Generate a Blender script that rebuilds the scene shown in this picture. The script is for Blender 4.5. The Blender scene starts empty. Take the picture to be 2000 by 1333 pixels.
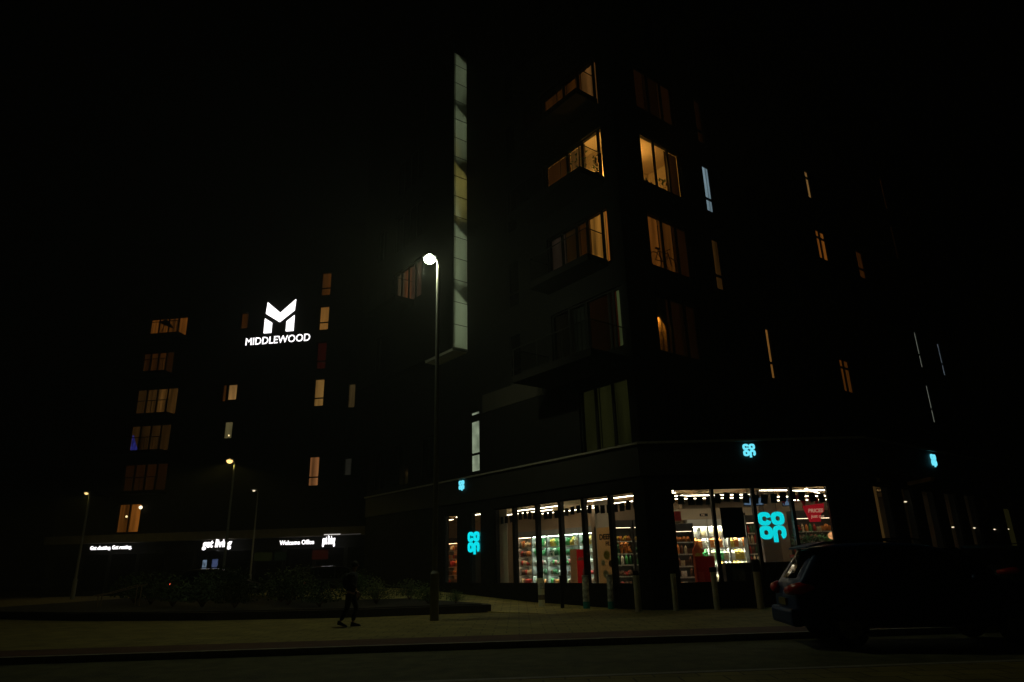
import bpy, bmesh, math, random
from mathutils import Vector, Matrix
random.seed(7)
sc = bpy.context.scene
COL = sc.collection
R = math.radians
# ------------------------------------------------------------ camera
def norm(v): return v.normalized()
UPC = norm(Vector((-100, 3966, -1321)))            # world up seen from the camera
fw = Vector((0, 0, -1)); YC = norm(fw - fw.dot(UPC)*UPC); XC = YC.cross(UPC)
ROT = Matrix((XC, YC, UPC))
cam = bpy.data.cameras.new('camera'); co = bpy.data.objects.new('camera', cam); COL.objects.link(co)
co.matrix_world = Matrix.Translation((0, 0, 1.45)) @ ROT.to_4x4()
cam.sensor_width = 36; cam.lens = 36*1321/2000; cam.clip_start = .1; cam.clip_end = 2000
sc.camera = co
# ------------------------------------------------------------ night sky, exposure
w = bpy.data.worlds.new('World'); sc.world = w; w.use_nodes = True
nt = w.node_tree; bg = nt.nodes['Background']
sky = nt.nodes.new('ShaderNodeTexSky'); sky.sky_type = 'NISHITA'; sky.sun_disc = False
sky.sun_elevation = R(-4); sky.sun_rotation = R(200)
nt.links.new(sky.outputs[0], bg.inputs[0]); bg.inputs[1].default_value = .0025
sc.view_settings.view_transform = 'Standard'; sc.view_settings.look = 'None'
sc.view_settings.exposure = 0; sc.view_settings.gamma = 1
sc.render.engine = 'CYCLES'
cy = sc.cycles
cy.max_bounces = 7; cy.diffuse_bounces = 3; cy.glossy_bounces = 3; cy.transparent_max_bounces = 16
cy.sample_clamp_indirect = 2; cy.caustics_reflective = False; cy.caustics_refractive = False
cy.use_denoising = True

# ------------------------------------------------------------ materials
MATS = {}
def mat(name, col=(.5, .5, .5), rough=.6, metal=0, var=.15, scale=6, bump=0, emit=None, es=0, spec=.5, coat=0):
    if name in MATS: return MATS[name]
    m = bpy.data.materials.new(name); m.use_nodes = True; t = m.node_tree; b = t.nodes['Principled BSDF']
    b.inputs['Roughness'].default_value = rough; b.inputs['Metallic'].default_value = metal
    b.inputs['Specular IOR Level'].default_value = spec; b.inputs['Coat Weight'].default_value = coat
    tc = t.nodes.new('ShaderNodeTexCoord')
    if var:
        n = t.nodes.new('ShaderNodeTexNoise'); n.inputs['Scale'].default_value = scale; n.inputs['Detail'].default_value = 5
        t.links.new(tc.outputs['Object'], n.inputs['Vector'])
        r = t.nodes.new('ShaderNodeValToRGB')
        r.color_ramp.elements[0].position = .3; r.color_ramp.elements[1].position = .7
        r.color_ramp.elements[0].color = tuple(c*(1-var) for c in col)+(1,)
        r.color_ramp.elements[1].color = tuple(min(1, c*(1+var)) for c in col)+(1,)
        t.links.new(n.outputs['Fac'], r.inputs[0]); t.links.new(r.outputs[0], b.inputs['Base Color'])
        if bump:
            bp = t.nodes.new('ShaderNodeBump'); bp.inputs['Strength'].default_value = bump; bp.inputs['Distance'].default_value = .02
            n2 = t.nodes.new('ShaderNodeTexNoise'); n2.inputs['Scale'].default_value = scale*12; n2.inputs['Detail'].default_value = 6
            t.links.new(tc.outputs['Object'], n2.inputs['Vector'])
            t.links.new(n2.outputs['Fac'], bp.inputs['Height']); t.links.new(bp.outputs[0], b.inputs['Normal'])
    else: b.inputs['Base Color'].default_value = col+(1,)
    if emit:
        b.inputs['Emission Color'].default_value = tuple(emit)+(1,); b.inputs['Emission Strength'].default_value = es
    MATS[name] = m; return m
def emat(name, col, s, folds=0, noise=0):
    """something that gives off light; folds: the pleats of a curtain lit from behind"""
    if name in MATS: return MATS[name]
    m = bpy.data.materials.new(name); m.use_nodes = True; t = m.node_tree; t.nodes.clear()
    o = t.nodes.new('ShaderNodeOutputMaterial'); e = t.nodes.new('ShaderNodeEmission')
    e.inputs[0].default_value = tuple(col)+(1,); e.inputs[1].default_value = s
    t.links.new(e.outputs[0], o.inputs[0])
    if folds or noise:
        tc = t.nodes.new('ShaderNodeTexCoord'); mp = t.nodes.new('ShaderNodeMapping')
        mp.inputs['Scale'].default_value = (folds, folds, .25) if folds else (noise, noise, noise)
        n = t.nodes.new('ShaderNodeTexNoise'); n.inputs['Scale'].default_value = 1; n.inputs['Detail'].default_value = 3
        mr = t.nodes.new('ShaderNodeMapRange'); mr.inputs['From Min'].default_value = .3; mr.inputs['From Max'].default_value = .7
        mr.inputs['To Min'].default_value = s*.35; mr.inputs['To Max'].default_value = s*1.4
        t.links.new(tc.outputs['Object'], mp.inputs[0]); t.links.new(mp.outputs[0], n.inputs['Vector'])
        t.links.new(n.outputs['Fac'], mr.inputs[0]); t.links.new(mr.outputs[0], e.inputs[1])
    MATS[name] = m; return m
def glassmat(name='glass', tint=(.92, .95, .93), refl=.9):
    if name in MATS: return MATS[name]
    m = bpy.data.materials.new(name); m.use_nodes = True; t = m.node_tree; t.nodes.clear()
    o = t.nodes.new('ShaderNodeOutputMaterial'); mx = t.nodes.new('ShaderNodeMixShader')
    tr = t.nodes.new('ShaderNodeBsdfTransparent'); tr.inputs[0].default_value = tint+(1,)
    gl = t.nodes.new('ShaderNodeBsdfGlossy'); gl.inputs['Roughness'].default_value = .02; gl.inputs[0].default_value = (refl, refl, refl, 1)
    fr = t.nodes.new('ShaderNodeFresnel'); ge = t.nodes.new('ShaderNodeNewGeometry'); mr = t.nodes.new('ShaderNodeMapRange')
    mr.inputs['To Min'].default_value = 1.5; mr.inputs['To Max'].default_value = 1/1.5      # both faces of a thin sheet reflect alike
    t.links.new(ge.outputs['Backfacing'], mr.inputs['Value']); t.links.new(mr.outputs[0], fr.inputs[0])
    t.links.new(fr.outputs[0], mx.inputs[0]); t.links.new(tr.outputs[0], mx.inputs[1]); t.links.new(gl.outputs[0], mx.inputs[2])
    t.links.new(mx.outputs[0], o.inputs[0]); MATS[name] = m; return m
def frosted(name='frosted_glass'):
    if name in MATS: return MATS[name]
    m = bpy.data.materials.new(name); m.use_nodes = True; t = m.node_tree; t.nodes.clear()
    o = t.nodes.new('ShaderNodeOutputMaterial'); mx = t.nodes.new('ShaderNodeMixShader'); mx.inputs[0].default_value = .25
    tr = t.nodes.new('ShaderNodeBsdfTranslucent'); tr.inputs[0].default_value = (.8, .85, .8, 1)
    df = t.nodes.new('ShaderNodeBsdfDiffuse'); df.inputs[0].default_value = (.25, .25, .25, 1)
    n = t.nodes.new('ShaderNodeTexNoise'); n.inputs['Scale'].default_value = 1.5
    r = t.nodes.new('ShaderNodeValToRGB'); r.color_ramp.elements[0].color = (.55, .6, .55, 1); r.color_ramp.elements[1].color = (.9, .95, .9, 1)
    t.links.new(n.outputs['Fac'], r.inputs[0]); t.links.new(r.outputs[0], tr.inputs[0])
    t.links.new(tr.outputs[0], mx.inputs[1]); t.links.new(df.outputs[0], mx.inputs[2]); t.links.new(mx.outputs[0], o.inputs[0])
    MATS[name] = m; return m
def paving(name, c1, c2, sx, sy, mortar=.015, rough=.85):
    if name in MATS: return MATS[name]
    m = mat(name, c1, rough, 0, .2, 2.5, .4); t = m.node_tree; b = t.nodes['Principled BSDF']
    tc = [x for x in t.nodes if x.type == 'TEX_COORD'][0]
    br = t.nodes.new('ShaderNodeTexBrick'); br.inputs['Scale'].default_value = 1
    br.inputs['Brick Width'].default_value = sx; br.inputs['Row Height'].default_value = sy; br.inputs['Mortar Size'].default_value = mortar
    br.inputs['Color1'].default_value = c1+(1,); br.inputs['Color2'].default_value = c2+(1,); br.inputs['Mortar'].default_value = tuple(c*.35 for c in c1)+(1,)
    t.links.new(tc.outputs['Object'], br.inputs['Vector'])
    mu = t.nodes.new('ShaderNodeMixRGB'); mu.blend_type = 'MULTIPLY'; mu.inputs[0].default_value = .8
    n = t.nodes.new('ShaderNodeTexNoise'); n.inputs['Scale'].default_value = 1.3; n.inputs['Detail'].default_value = 8
    r = t.nodes.new('ShaderNodeValToRGB'); r.color_ramp.elements[0].color = (.45, .45, .45, 1); r.color_ramp.elements[1].color = (1, 1, 1, 1)
    r.color_ramp.elements[0].position = .3; r.color_ramp.elements[1].position = .7
    t.links.new(tc.outputs['Object'], n.inputs['Vector']); t.links.new(n.outputs['Fac'], r.inputs[0])
    t.links.new(br.outputs[0], mu.inputs[1]); t.links.new(r.outputs[0], mu.inputs[2]); t.links.new(mu.outputs[0], b.inputs['Base Color'])
    return m
def paper(name, col, tr=.6):
    m = mat(name, col, .7, 0, .1, 4); t = m.node_tree; b = t.nodes['Principled BSDF']; o = [x for x in t.nodes if x.type == 'OUTPUT_MATERIAL'][0]
    mx = t.nodes.new('ShaderNodeMixShader'); mx.inputs[0].default_value = tr; tl = t.nodes.new('ShaderNodeBsdfTranslucent'); tl.inputs[0].default_value = col+(1,)
    t.links.new(b.outputs[0], mx.inputs[1]); t.links.new(tl.outputs[0], mx.inputs[2]); t.links.new(mx.outputs[0], o.inputs['Surface']); return m
DARK = mat('dark_cladding', (.007, .007, .0065), .85, 0, .25, 1.5, .2, spec=.2)
FASC = mat('pale_fascia', (.036, .034, .03), .7, 0, .12, 1.2, .2, spec=.2)
PANEL = mat('stone_panel', (.05, .047, .04), .75, 0, .12, 1.2, .2, spec=.2)
FRAME = mat('black_frame', (.012, .012, .012), .5, .3, .1, 4, spec=.2)
DGLASS = mat('dark_glass', (.004, .004, .005), .12, 0, 0, spec=.35)
GLASS = glassmat()
SLABM = mat('balcony_concrete', (.008, .0075, .007), .9, 0, .2, 3, .2, spec=.1)
STEEL = mat('galvanised_steel', (.42, .42, .4), .45, .6, .1, 8)
WHITE = mat('white_paint', (.72, .72, .68), .6, 0, .05, 3)
BLACK = mat('black_plastic', (.01, .01, .01), .6, 0, .1, 5, spec=.2)
WALLP = mat('cream_room_wall', (.6, .52, .4), .9, 0, .06, 2, spec=.1)

# ------------------------------------------------------------ mesh helpers
class MB:
    def __init__(s): s.v = []; s.f = []
    def add(s, vs, fs):
        o = len(s.v); s.v += [Vector(v) for v in vs]; s.f += [tuple(i+o for i in f) for f in fs]; return s
    def box8(s, p): return s.add(p, [(0, 3, 2, 1), (4, 5, 6, 7), (0, 1, 5, 4), (1, 2, 6, 5), (2, 3, 7, 6), (3, 0, 4, 7)])
    def box(s, x0, x1, y0, y1, z0, z1):
        return s.box8([(x0, y0, z0), (x1, y0, z0), (x1, y1, z0), (x0, y1, z0), (x0, y0, z1), (x1, y0, z1), (x1, y1, z1), (x0, y1, z1)])
    def fbox(s, F, s0, s1, o0, o1, z0, z1):
        return s.box8([F(s0, o0, z0), F(s1, o0, z0), F(s1, o1, z0), F(s0, o1, z0), F(s0, o0, z1), F(s1, o0, z1), F(s1, o1, z1), F(s0, o1, z1)])
    def quad(s, a, b, c, d): return s.add([a, b, c, d], [(0, 1, 2, 3)])
    def prism(s, pts, z0, z1):
        n = len(pts)
        return s.add([(p[0], p[1], z0) for p in pts]+[(p[0], p[1], z1) for p in pts],
                     [tuple(range(n))[::-1], tuple(range(n, 2*n))]+[(i, (i+1) % n, n+(i+1) % n, n+i) for i in range(n)])
    def fpoly(s, F, pts, o0, o1):
        """polygon of (s,z) points extruded through facade offset o0..o1"""
        n = len(pts)
        return s.add([F(p[0], o0, p[1]) for p in pts]+[F(p[0], o1, p[1]) for p in pts],
                     [tuple(range(n))[::-1], tuple(range(n, 2*n))]+[(i, (i+1) % n, n+(i+1) % n, n+i) for i in range(n)])
    def tube(s, path, rad, n=8, cap=True):
        path = [Vector(p) for p in path]; rad = rad if isinstance(rad, (list, tuple)) else [rad]*len(path)
        o = len(s.v); k = len(path)
        for i, p in enumerate(path):
            d = (path[min(i+1, k-1)]-path[max(i-1, 0)]).normalized()
            a = Vector((0, 0, 1)) if abs(d.z) < .9 else Vector((1, 0, 0)); u = d.cross(a).normalized(); v = d.cross(u)
            for j in range(n): t = 2*math.pi*j/n; s.v.append(p+(u*math.cos(t)+v*math.sin(t))*rad[i])
        for i in range(k-1):
            for j in range(n): s.f.append((o+i*n+j, o+i*n+(j+1) % n, o+(i+1)*n+(j+1) % n, o+(i+1)*n+j))
        if cap: s.f.append(tuple(o+j for j in range(n))[::-1]); s.f.append(tuple(o+(k-1)*n+j for j in range(n)))
        return s
    def ball(s, c, r, nu=12, nv=7, sq=(1, 1, 1)):
        c = Vector(c); o = len(s.v)
        for i in range(nv+1):
            ph = math.pi*i/nv
            for j in range(nu):
                t = 2*math.pi*j/nu
                s.v.append(c+Vector((r*sq[0]*math.sin(ph)*math.cos(t), r*sq[1]*math.sin(ph)*math.sin(t), r*sq[2]*math.cos(ph))))
        for i in range(nv):
            for j in range(nu): s.f.append((o+i*nu+j, o+i*nu+(j+1) % nu, o+(i+1)*nu+(j+1) % nu, o+(i+1)*nu+j))
        return s
    def mesh(s, name, m, off=Vector(), smooth=False, bevel=0):
        me = bpy.data.meshes.new(name); me.from_pydata([v-off for v in s.v], [], s.f)
        bm = bmesh.new(); bm.from_mesh(me); bmesh.ops.remove_doubles(bm, verts=bm.verts, dist=1e-5)
        bmesh.ops.recalc_face_normals(bm, faces=bm.faces)
        if bevel: bmesh.ops.bevel(bm, geom=bm.edges[:], offset=bevel, segments=2, affect='EDGES', profile=.6)
        bm.to_mesh(me); bm.free()
        for p in me.polygons: p.use_smooth = smooth
        for x in (m if isinstance(m, (list, tuple)) else [m]): me.materials.append(x)
        return me
    def build(s, name, m, parent=None, smooth=False, bevel=0, origin=None):
        if parent is not None:
            off = WL[parent.name]
            if origin is not None: off = off
        else: off = Vector(origin) if origin is not None else Vector(sum((v for v in s.v), Vector()))/max(1, len(s.v))
        if parent is None and origin is None: off.z = min(v.z for v in s.v)
        me = s.mesh(name, m, off, smooth, bevel)
        o = bpy.data.objects.new(name, me); COL.objects.link(o)
        if parent is not None: o.parent = parent; WL[o.name] = off.copy()
        else: o.location = off; WL[o.name] = off.copy()
        return o
WL = {}
def tag(o, label=None, cat=None, group=None, kind=None):
    if label: o['label'] = label
    if cat: o['category'] = cat
    if group: o['group'] = group
    if kind: o['kind'] = kind
    return o
def thing(name, loc, label, cat, group=None):
    o = bpy.data.objects.new(name, None); COL.objects.link(o); o.location = loc; o.empty_display_size = .2
    WL[o.name] = Vector(loc); return tag(o, label, cat, group)
def copy_tree(o, parent=None):
    c = o.copy(); COL.objects.link(c); c.parent = parent
    for ch in o.children: copy_tree(ch, c)
    return c
def light(name, kind, loc, power, col, parent=None, size=.1, rot=None, spot=None, blend=.3):
    l = bpy.data.lights.new(name, kind); l.energy = power; l.color = col
    if kind in ('POINT', 'SPOT'): l.shadow_soft_size = size
    if kind == 'AREA': l.size = size
    if spot: l.spot_size = R(spot); l.spot_blend = blend
    o = bpy.data.objects.new(name, l); COL.objects.link(o)
    off = WL[parent.name] if parent is not None else Vector()
    o.location = Vector(loc)-off
    if rot: o.rotation_euler = rot
    if parent is not None: o.parent = parent
    return o
def text(name, body, F, s, z, size, m, parent, o=.02, ext=.02, bold=.0, mirror=1, align='LEFT', sx=1, shear=0):
    """letters standing on facade F, reading along +d*mirror"""
    cu = bpy.data.curves.new(name, 'FONT'); cu.body = body; cu.size = size; cu.extrude = ext; cu.offset = bold; cu.align_x = align; cu.shear = shear
    cu.resolution_u = 3
    tmp = bpy.data.objects.new(name, cu); COL.objects.link(tmp)
    dg = bpy.context.evaluated_depsgraph_get(); me = bpy.data.meshes.new_from_object(tmp.evaluated_get(dg))
    bpy.data.objects.remove(tmp)
    off = WL[parent.name] if parent is not None else F(s, o, z)
    for v in me.vertices:
        p = F(s+mirror*v.co.x*sx, o+v.co.z, z+v.co.y); v.co = p-off
    me.materials.clear(); me.materials.append(m)
    ob = bpy.data.objects.new(name, me); COL.objects.link(ob)
    if parent is not None: ob.parent = parent; WL[ob.name] = off.copy()
    else: ob.location = off; WL[ob.name] = off.copy()
    return ob

# ------------------------------------------------------------ facade frames
aR = R(51.7)
dR = Vector((math.sin(aR), math.cos(aR), 0)); dL = Vector((-math.cos(aR), math.sin(aR), 0))
P0 = Vector((4.358, 23.498, 0)); P1 = P0+Vector((7.67, 0, 0))
def facade(P, d, n): return lambda s, o, z: P+d*s+n*o+Vector((0, 0, z))
FL = facade(P0, dL, -dR); FR = facade(P0, dR, -dL); FC = facade(P0, Vector((1, 0, 0)), Vector((0, -1, 0))); FP = facade(P1, dR, -dL)
aB = R(8.5); FB = facade(Vector((-18.475, 55, 0)), Vector((math.cos(aB), -math.sin(aB), 0)), Vector((-math.sin(aB), -math.cos(aB), 0)))

def wall(name, F, s0, s1, z0, z1, holes, m, parent, th=.3, o=0):
    S = sorted({s0, s1, *[h[0] for h in holes], *[h[1] for h in holes]}); Z = sorted({z0, z1, *[h[2] for h in holes], *[h[3] for h in holes]})
    S = [a for a in S if s0 <= a <= s1]; Z = [a for a in Z if z0 <= a <= z1]
    solid = lambda i, j: 0 <= i < len(S)-1 and 0 <= j < len(Z)-1 and not any(h[0] < (S[i]+S[i+1])/2 < h[1] and h[2] < (Z[j]+Z[j+1])/2 < h[3] for h in holes)
    mb = MB()
    for i in range(len(S)-1):
        for j in range(len(Z)-1):
            if not solid(i, j): continue
            a, b, c, d = S[i], S[i+1], Z[j], Z[j+1]
            mb.quad(F(a, o, c), F(b, o, c), F(b, o, d), F(a, o, d)); mb.quad(F(a, o-th, c), F(a, o-th, d), F(b, o-th, d), F(b, o-th, c))
            if not solid(i-1, j): mb.quad(F(a, o, c), F(a, o, d), F(a, o-th, d), F(a, o-th, c))
            if not solid(i+1, j): mb.quad(F(b, o, c), F(b, o-th, c), F(b, o-th, d), F(b, o, d))
            if not solid(i, j-1): mb.quad(F(a, o, c), F(a, o-th, c), F(b, o-th, c), F(b, o, c))
            if not solid(i, j+1): mb.quad(F(a, o, d), F(b, o, d), F(b, o-th, d), F(a, o-th, d))
    return mb.build(name, m, parent)

def window(F, s0, s1, z0, z1, parent, cuts=(), bars=(), lit=None, room=None, fw=.05, o=-.1, glass=None, barw=.05):
    """frame + pane, and behind lit panes a curtain (lit: list per pane of (material or None)) or a room"""
    mb = MB(); e = fw
    mb.fbox(F, s0, s1, o-.05, o, z0, z0+e); mb.fbox(F, s0, s1, o-.05, o, z1-e, z1)
    mb.fbox(F, s0, s0+e, o-.05, o, z0+e, z1-e); mb.fbox(F, s1-e, s1, o-.05, o, z0+e, z1-e)
    for c in cuts: mb.fbox(F, c-fw, c+fw, o-.06, o+.01, z0+e, z1-e)
    for b in bars: mb.fbox(F, s0+e, s1-e, o-.055, o+.005, b-barw, b+barw)
    w_ = mb.build('window', FRAME, parent)
    g = MB().fbox(F, s0+e*.5, s1-e*.5, o-.03, o-.022, z0+e*.5, z1-e*.5)
    g.build('pane', glass or (GLASS if (lit or room) else DGLASS), w_)
    if o > -.05: pl_ = .05
    else: pl_ = .2
    if lit:
        edges = [s0]+list(cuts)+[s1]
        for i, m in enumerate(lit):
            if m == 'open': continue
            if m is None: m = BLACK  # black sheet put in to keep this pane dark
            a, b = edges[i]+.01, edges[i+1]-.01
            k = MB(); n = max(4, int((b-a)/.12)); zt = z1-.02; zb = z0+.02
            for j in range(n):                      # pleats of the curtain
                u0, u1 = a+(b-a)*j/n, a+(b-a)*(j+1)/n; q0 = o-pl_-(.03 if j % 2 else 0); q1 = o-pl_-(0 if j % 2 else .03)
                k.quad(F(u0, q0, zb), F(u1, q1, zb), F(u1, q1, zt), F(u0, q0, zt))
            k.build('curtain', m, w_)
    if room:
        wallm, power, col, ls, lz = room[:5]; dep = room[5] if len(room) > 5 else 2.6
        k = MB(); a, b, c, d = s0-.3, s1+.3, z0-.3, z1+.15; oo = -.301
        k.quad(F(a, -dep, c), F(b, -dep, c), F(b, -dep, d), F(a, -dep, d)); k.quad(F(a, oo, c), F(b, oo, c), F(b, -dep, c), F(a, -dep, c))
        k.quad(F(a, oo, d), F(b, oo, d), F(b, -dep, d), F(a, -dep, d)); k.quad(F(a, oo, c), F(a, -dep, c), F(a, -dep, d), F(a, oo, d)); k.quad(F(b, oo, c), F(b, -dep, c), F(b, -dep, d), F(b, oo, d))
        k.build('room_interior', wallm, w_)
        light('room_light', 'POINT', F(ls, -dep*.55, lz), power, col, w_, .12)
    return w_

# ------------------------------------------------------------ the setting
RD = Vector((1, .066, 0)).normalized(); RN = Vector((-.066, 1, 0)).normalized()
def rp(u, v, z): p = RD*u+RN*v; return Vector((p.x, p.y, z))
KY = 15.06                                             # the far kerb, measured along RN
def strip(name, u0, u1, v0, v1, z0, z1, m):
    mb = MB().box8([rp(u0, v0, z0), rp(u1, v0, z0), rp(u1, v1, z0), rp(u0, v1, z0), rp(u0, v0, z1), rp(u1, v0, z1), rp(u1, v1, z1), rp(u0, v1, z1)])
    return tag(mb.build(name, m, origin=(0, 0, 0)), kind='structure')
ASPH = mat('asphalt', (.11, .105, .045), .85, 0, .35, 3, .9)
PAVE = paving('paving_slabs', (.36, .29, .08), (.3, .24, .065), .6, .4)
REDP = paving('red_block_paving', (.16, .06, .04), (.12, .045, .03), .2, .1, .006)
KERB = mat('kerb_stone', (.3, .28, .24), .8, 0, .2, 6, .3)
mb = MB(); mb.quad((-160, -60, -.13), (160, -60, -.13), (160, 220, -.13), (-160, 220, -.13))
tag(mb.build('ground', ASPH, origin=(0, 0, 0)), kind='structure')
strip('road', -90, 90, 10.25, KY-.15, -.124, -.120, ASPH)
strip('kerb', -90, 90, KY-.15, KY, -.12, .006, KERB)
strip('cycle_path', -90, 90, KY, KY+1.35, -.12, 0, REDP)
strip('pavement', -90, 90, KY+1.35, 90, -.12, .0, PAVE)
strip('kerb', -90, 90, 10.1, 10.25, -.12, .004, KERB)
strip('pavement', -90, 90, -12, 10.1, -.12, 0, PAVE)
YEL = mat('faded_road_paint', (.35, .3, .12), .8, 0, .4, 9)
strip('road_marking', -60, 60, 10.62, 10.7, -.12, -.116, YEL)
# sloping path beside the shop, climbing to the left
mb = MB()
pa = [(FL(1.5, .02, .002), FL(1.5, 3.0, .002)), (FL(6, .02, .1), FL(6, 4.2, .06)), (FL(10, .02, .28), FL(10, 4.6, .16)), (FL(15, .02, .5), FL(15, 5.2, .34)), (FL(26, .02, .62), FL(26, 7, .5))]
for i in range(4): mb.quad(pa[i][1], pa[i][0], pa[i+1][0], pa[i+1][1]); mb.quad(pa[i][1], pa[i+1][1], pa[i+1][1]-Vector((0, 0, .7)), pa[i][1]-Vector((0, 0, .7)))
tag(mb.build('path', paving('pale_paving', (.68, .55, .17), (.6, .48, .15), .6, .4), origin=(0, 0, 0)), kind='structure')

# ------------------------------------------------------------ corner shop (ground floor)
shop = thing('shop_building', P0, 'single storey glazed corner shop with pale fascia band under the dark tower', 'building')
ZS, ZT, ZF = .76, 3.84, 5.37
lw = [(.5, 1.71), (1.71, 3.1), (3.1, 4.4), (4.4, 5.8), (5.8, 7.38), (7.38, 8.62)]
hl = [(.5, 8.62, ZS, ZT), (9.62, 10.45, ZS, ZT), (11.5, 12.65, ZS, ZT)]
DW = mat('shop_dark_brick', (.02, .019, .018), .9, 0, .3, 4, .3, spec=.1)
wall('wall', FL, 0, 21, 0, 4.3, hl, DW, shop)
hc = [(.92, 6.28, ZS, ZT)]
wall('wall', FC, 0, 7.67, 0, 4.3, hc, DW, shop)
hp = [(.25, 1.5, ZS, ZT), (2.4, 3.3, ZS, ZT), (4.1, 5.3, ZS, ZT), (6.1, 7.3, ZS, ZT), (8.1, 9.3, ZS, ZT), (10.1, 11.5, ZS, ZT), (12.3, 13.9, ZS, ZT), (15, 17, ZS, ZT)]
wall('wall', FP, 0, 26, 0, 4.3, hp, DW, shop)
mb = MB()
mb.fbox(FL, 0, 21, -.3, .06, 4.3, ZF); mb.build('fascia', FASC, shop)
MB().fbox(FC, -.1, 7.75, -.3, .06, 4.3, ZF).build('fascia', FASC, shop)
MB().fbox(FP, 0, 26, -.3, .06, 4.3, ZF).build('fascia', FASC, shop)
a = MB(); a.fbox(FL, -.02, 21, -.1, .16, ZF, ZF+.07); a.build('coping', KERB, shop)
MB().fbox(FC, -.15, 7.8, -.1, .16, ZF+.001, ZF+.071).build('coping', KERB, shop)
MB().fbox(FP, .03, 26, -.1, .16, ZF, ZF+.07).build('coping', KERB, shop)
poly = [FL(21, -.3, 0), FL(.1, -.3, 0), FC(.2, -.3, 0), FC(7.6, -.3, 0), FP(26, -.3, 0), FL(21, -20, 0)+Vector((10, 14, 0))]
WOOD = mat('timber_ceiling', (.75, .52, .27), .7, 0, .2, 2, spec=.2)
MB().prism([(p.x, p.y) for p in poly], 4.05, 4.29).build('ceiling', WOOD, shop)
MB().prism([(p.x, p.y) for p in poly], .01, .06).build('floor', mat('shop_floor_tiles', (.3, .28, .25), .35, 0, .1, 3), shop)
MB().prism([(p.x, p.y) for p in poly], 5.2, 5.36).build('roof', SLABM, shop)
# shop windows: deep fins, glass
def shopwin(F, a, b, cuts, finw, fino):
    mb = MB(); e = .05
    mb.fbox(F, a, b, -.2, -.08, ZS, ZS+e); mb.fbox(F, a, b, -.2, -.08, ZT-e, ZT)
    for c in cuts: mb.fbox(F, c-finw/2, c+finw/2, -.22, fino, ZS+e, ZT-e)
    mb.fbox(F, a, a+e, -.2, -.06, ZS+e, ZT-e); mb.fbox(F, b-e, b, -.2, -.06, ZS+e, ZT-e)
    w_ = mb.build('shop_window', FRAME, shop)
    MB().fbox(F, a+.02, b-.02, -.15, -.14, ZS+.02, ZT-.02).build('pane', GLASS, w_)
    return w_
shopwin(FL, .5, 8.62, [1.71, 3.1, 4.4, 5.8, 7.3], .16, -.04)
shopwin(FL, 9.62, 10.45, [], .1, 0); shopwin(FL, 11.5, 12.65, [], .1, 0)
shopwin(FC, .92, 6.28, [2.32, 3.71, 5.0], .1, -.02)
for h in hp: shopwin(FP, h[0], h[1], [], .1, 0)
# row of white safety dots on the glass of the long side
DOT = mat('white_dots', (.35, .35, .33), .8, 0, 0)
mb = MB()
for i in range(len(lw)):
    a, b = lw[i]
    for zz in (1.72, 2.25):
        for j in range(6):
            sx = a+.15+(b-a-.3)*(j+.5)/6
            mb.fpoly(FL, [(sx+.02*math.cos(t*math.pi/3), zz+.02*math.sin(t*math.pi/3)) for t in range(6)], -.139, -.137)
mb.build('glass_dots', DOT, shop)
# white back walls
MB().fbox(FL, 20.7, 21, -14, -.301, 0, 5.2).build('wall', DW, shop)
SW = mat('shop_wall_paint', (.52, .38, .24), .8, 0, .06, 2, spec=.1)
SG = mat('shop_grey_wall', (.3, .23, .16), .85, 0, .1, 2, spec=.1)
MB().fbox(FL, 3.5, 20.6, -6.4, -6.2, .06, 4.05).build('inner_wall', SW, shop)
MB().box(6.2, 18, 31.6, 31.8, .06, 4.05).build('inner_wall', SG, shop)
MB().fbox(FL, 20.4, 20.6, -6.2, -.31, .06, 4.05).build('inner_wall', SW, shop)
MB().box(3.4, 6.2, 31.9, 32.05, .06, 4.05).build('inner_wall', SG, shop)
MB().fbox(FP, 9.6, 9.8, -9, -.31, .06, 4.05).build('inner_wall', SG, shop)
mb = MB()
for q in range(7): mb.box(3.0+q*1.9, 3.14+q*1.9, 23.9+ (0 if q>1 else 3), 31.5, 3.93, 4.049)
mb.build('ceiling_beam', WOOD, shop)
PIL = mat('cream_pillar', (.62, .57, .45), .7, 0, .05, 2)
def pillar(x, y, r, label, m=PIL, sq=True):
    p = MB().box(x-r, x+r, y-r, y+r, .06, 4.049).build('pillar', m, None, bevel=.02, origin=(x, y, .06)); return tag(p, label, 'pillar')
pillar(-.62, 31.3, .2, 'cream square pillar just inside the leftmost pane of the long shop window')
pillar(3.72, 29.6, .36, 'wide cream pillar between the chillers and the dark produce shelves')
pillar(9.72, 27.3, .34, 'wide brown pillar behind the glowing sign in the front window', mat('brown_pillar', (.17, .12, .085), .7, 0, .1, 2))

# ------------------------------------------------------------ ceiling light strips
STRIP = emat('strip_light', (1, .82, .6), 13)
def strip_light(a, b, label, z=3.9, m=STRIP, wd=.013):
    a = Vector((a[0], a[1], z)); b = Vector((b[0], b[1], z)); d = (b-a).normalized(); n = Vector((-d.y, d.x, 0))*wd
    t = thing('strip_light', (a+b)/2, label, 'ceiling light', 'linear lights hanging under the shop ceiling')
    U = Vector((0, 0, .05))
    MB().box8([a-n, b-n, b+n, a+n, a-n+U, b-n+U, b+n+U, a+n+U]).build('housing', BLACK, t)
    n2 = n*.9; D = Vector((0, 0, -.028))
    MB().box8([a-n2+D, b-n2+D, b+n2+D, a+n2+D, a-n2, b-n2, b+n2, a+n2]).build('diffuser', m, t)
    mb = MB()
    for q in (.1, .9): p = a+(b-a)*q; mb.tube([p+U, (p.x, p.y, 4.15)], .006, 5)
    mb.build('hanger', BLACK, t)
def fl(s, i): p = FL(s, -i, 0); return (p.x, p.y)
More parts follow.
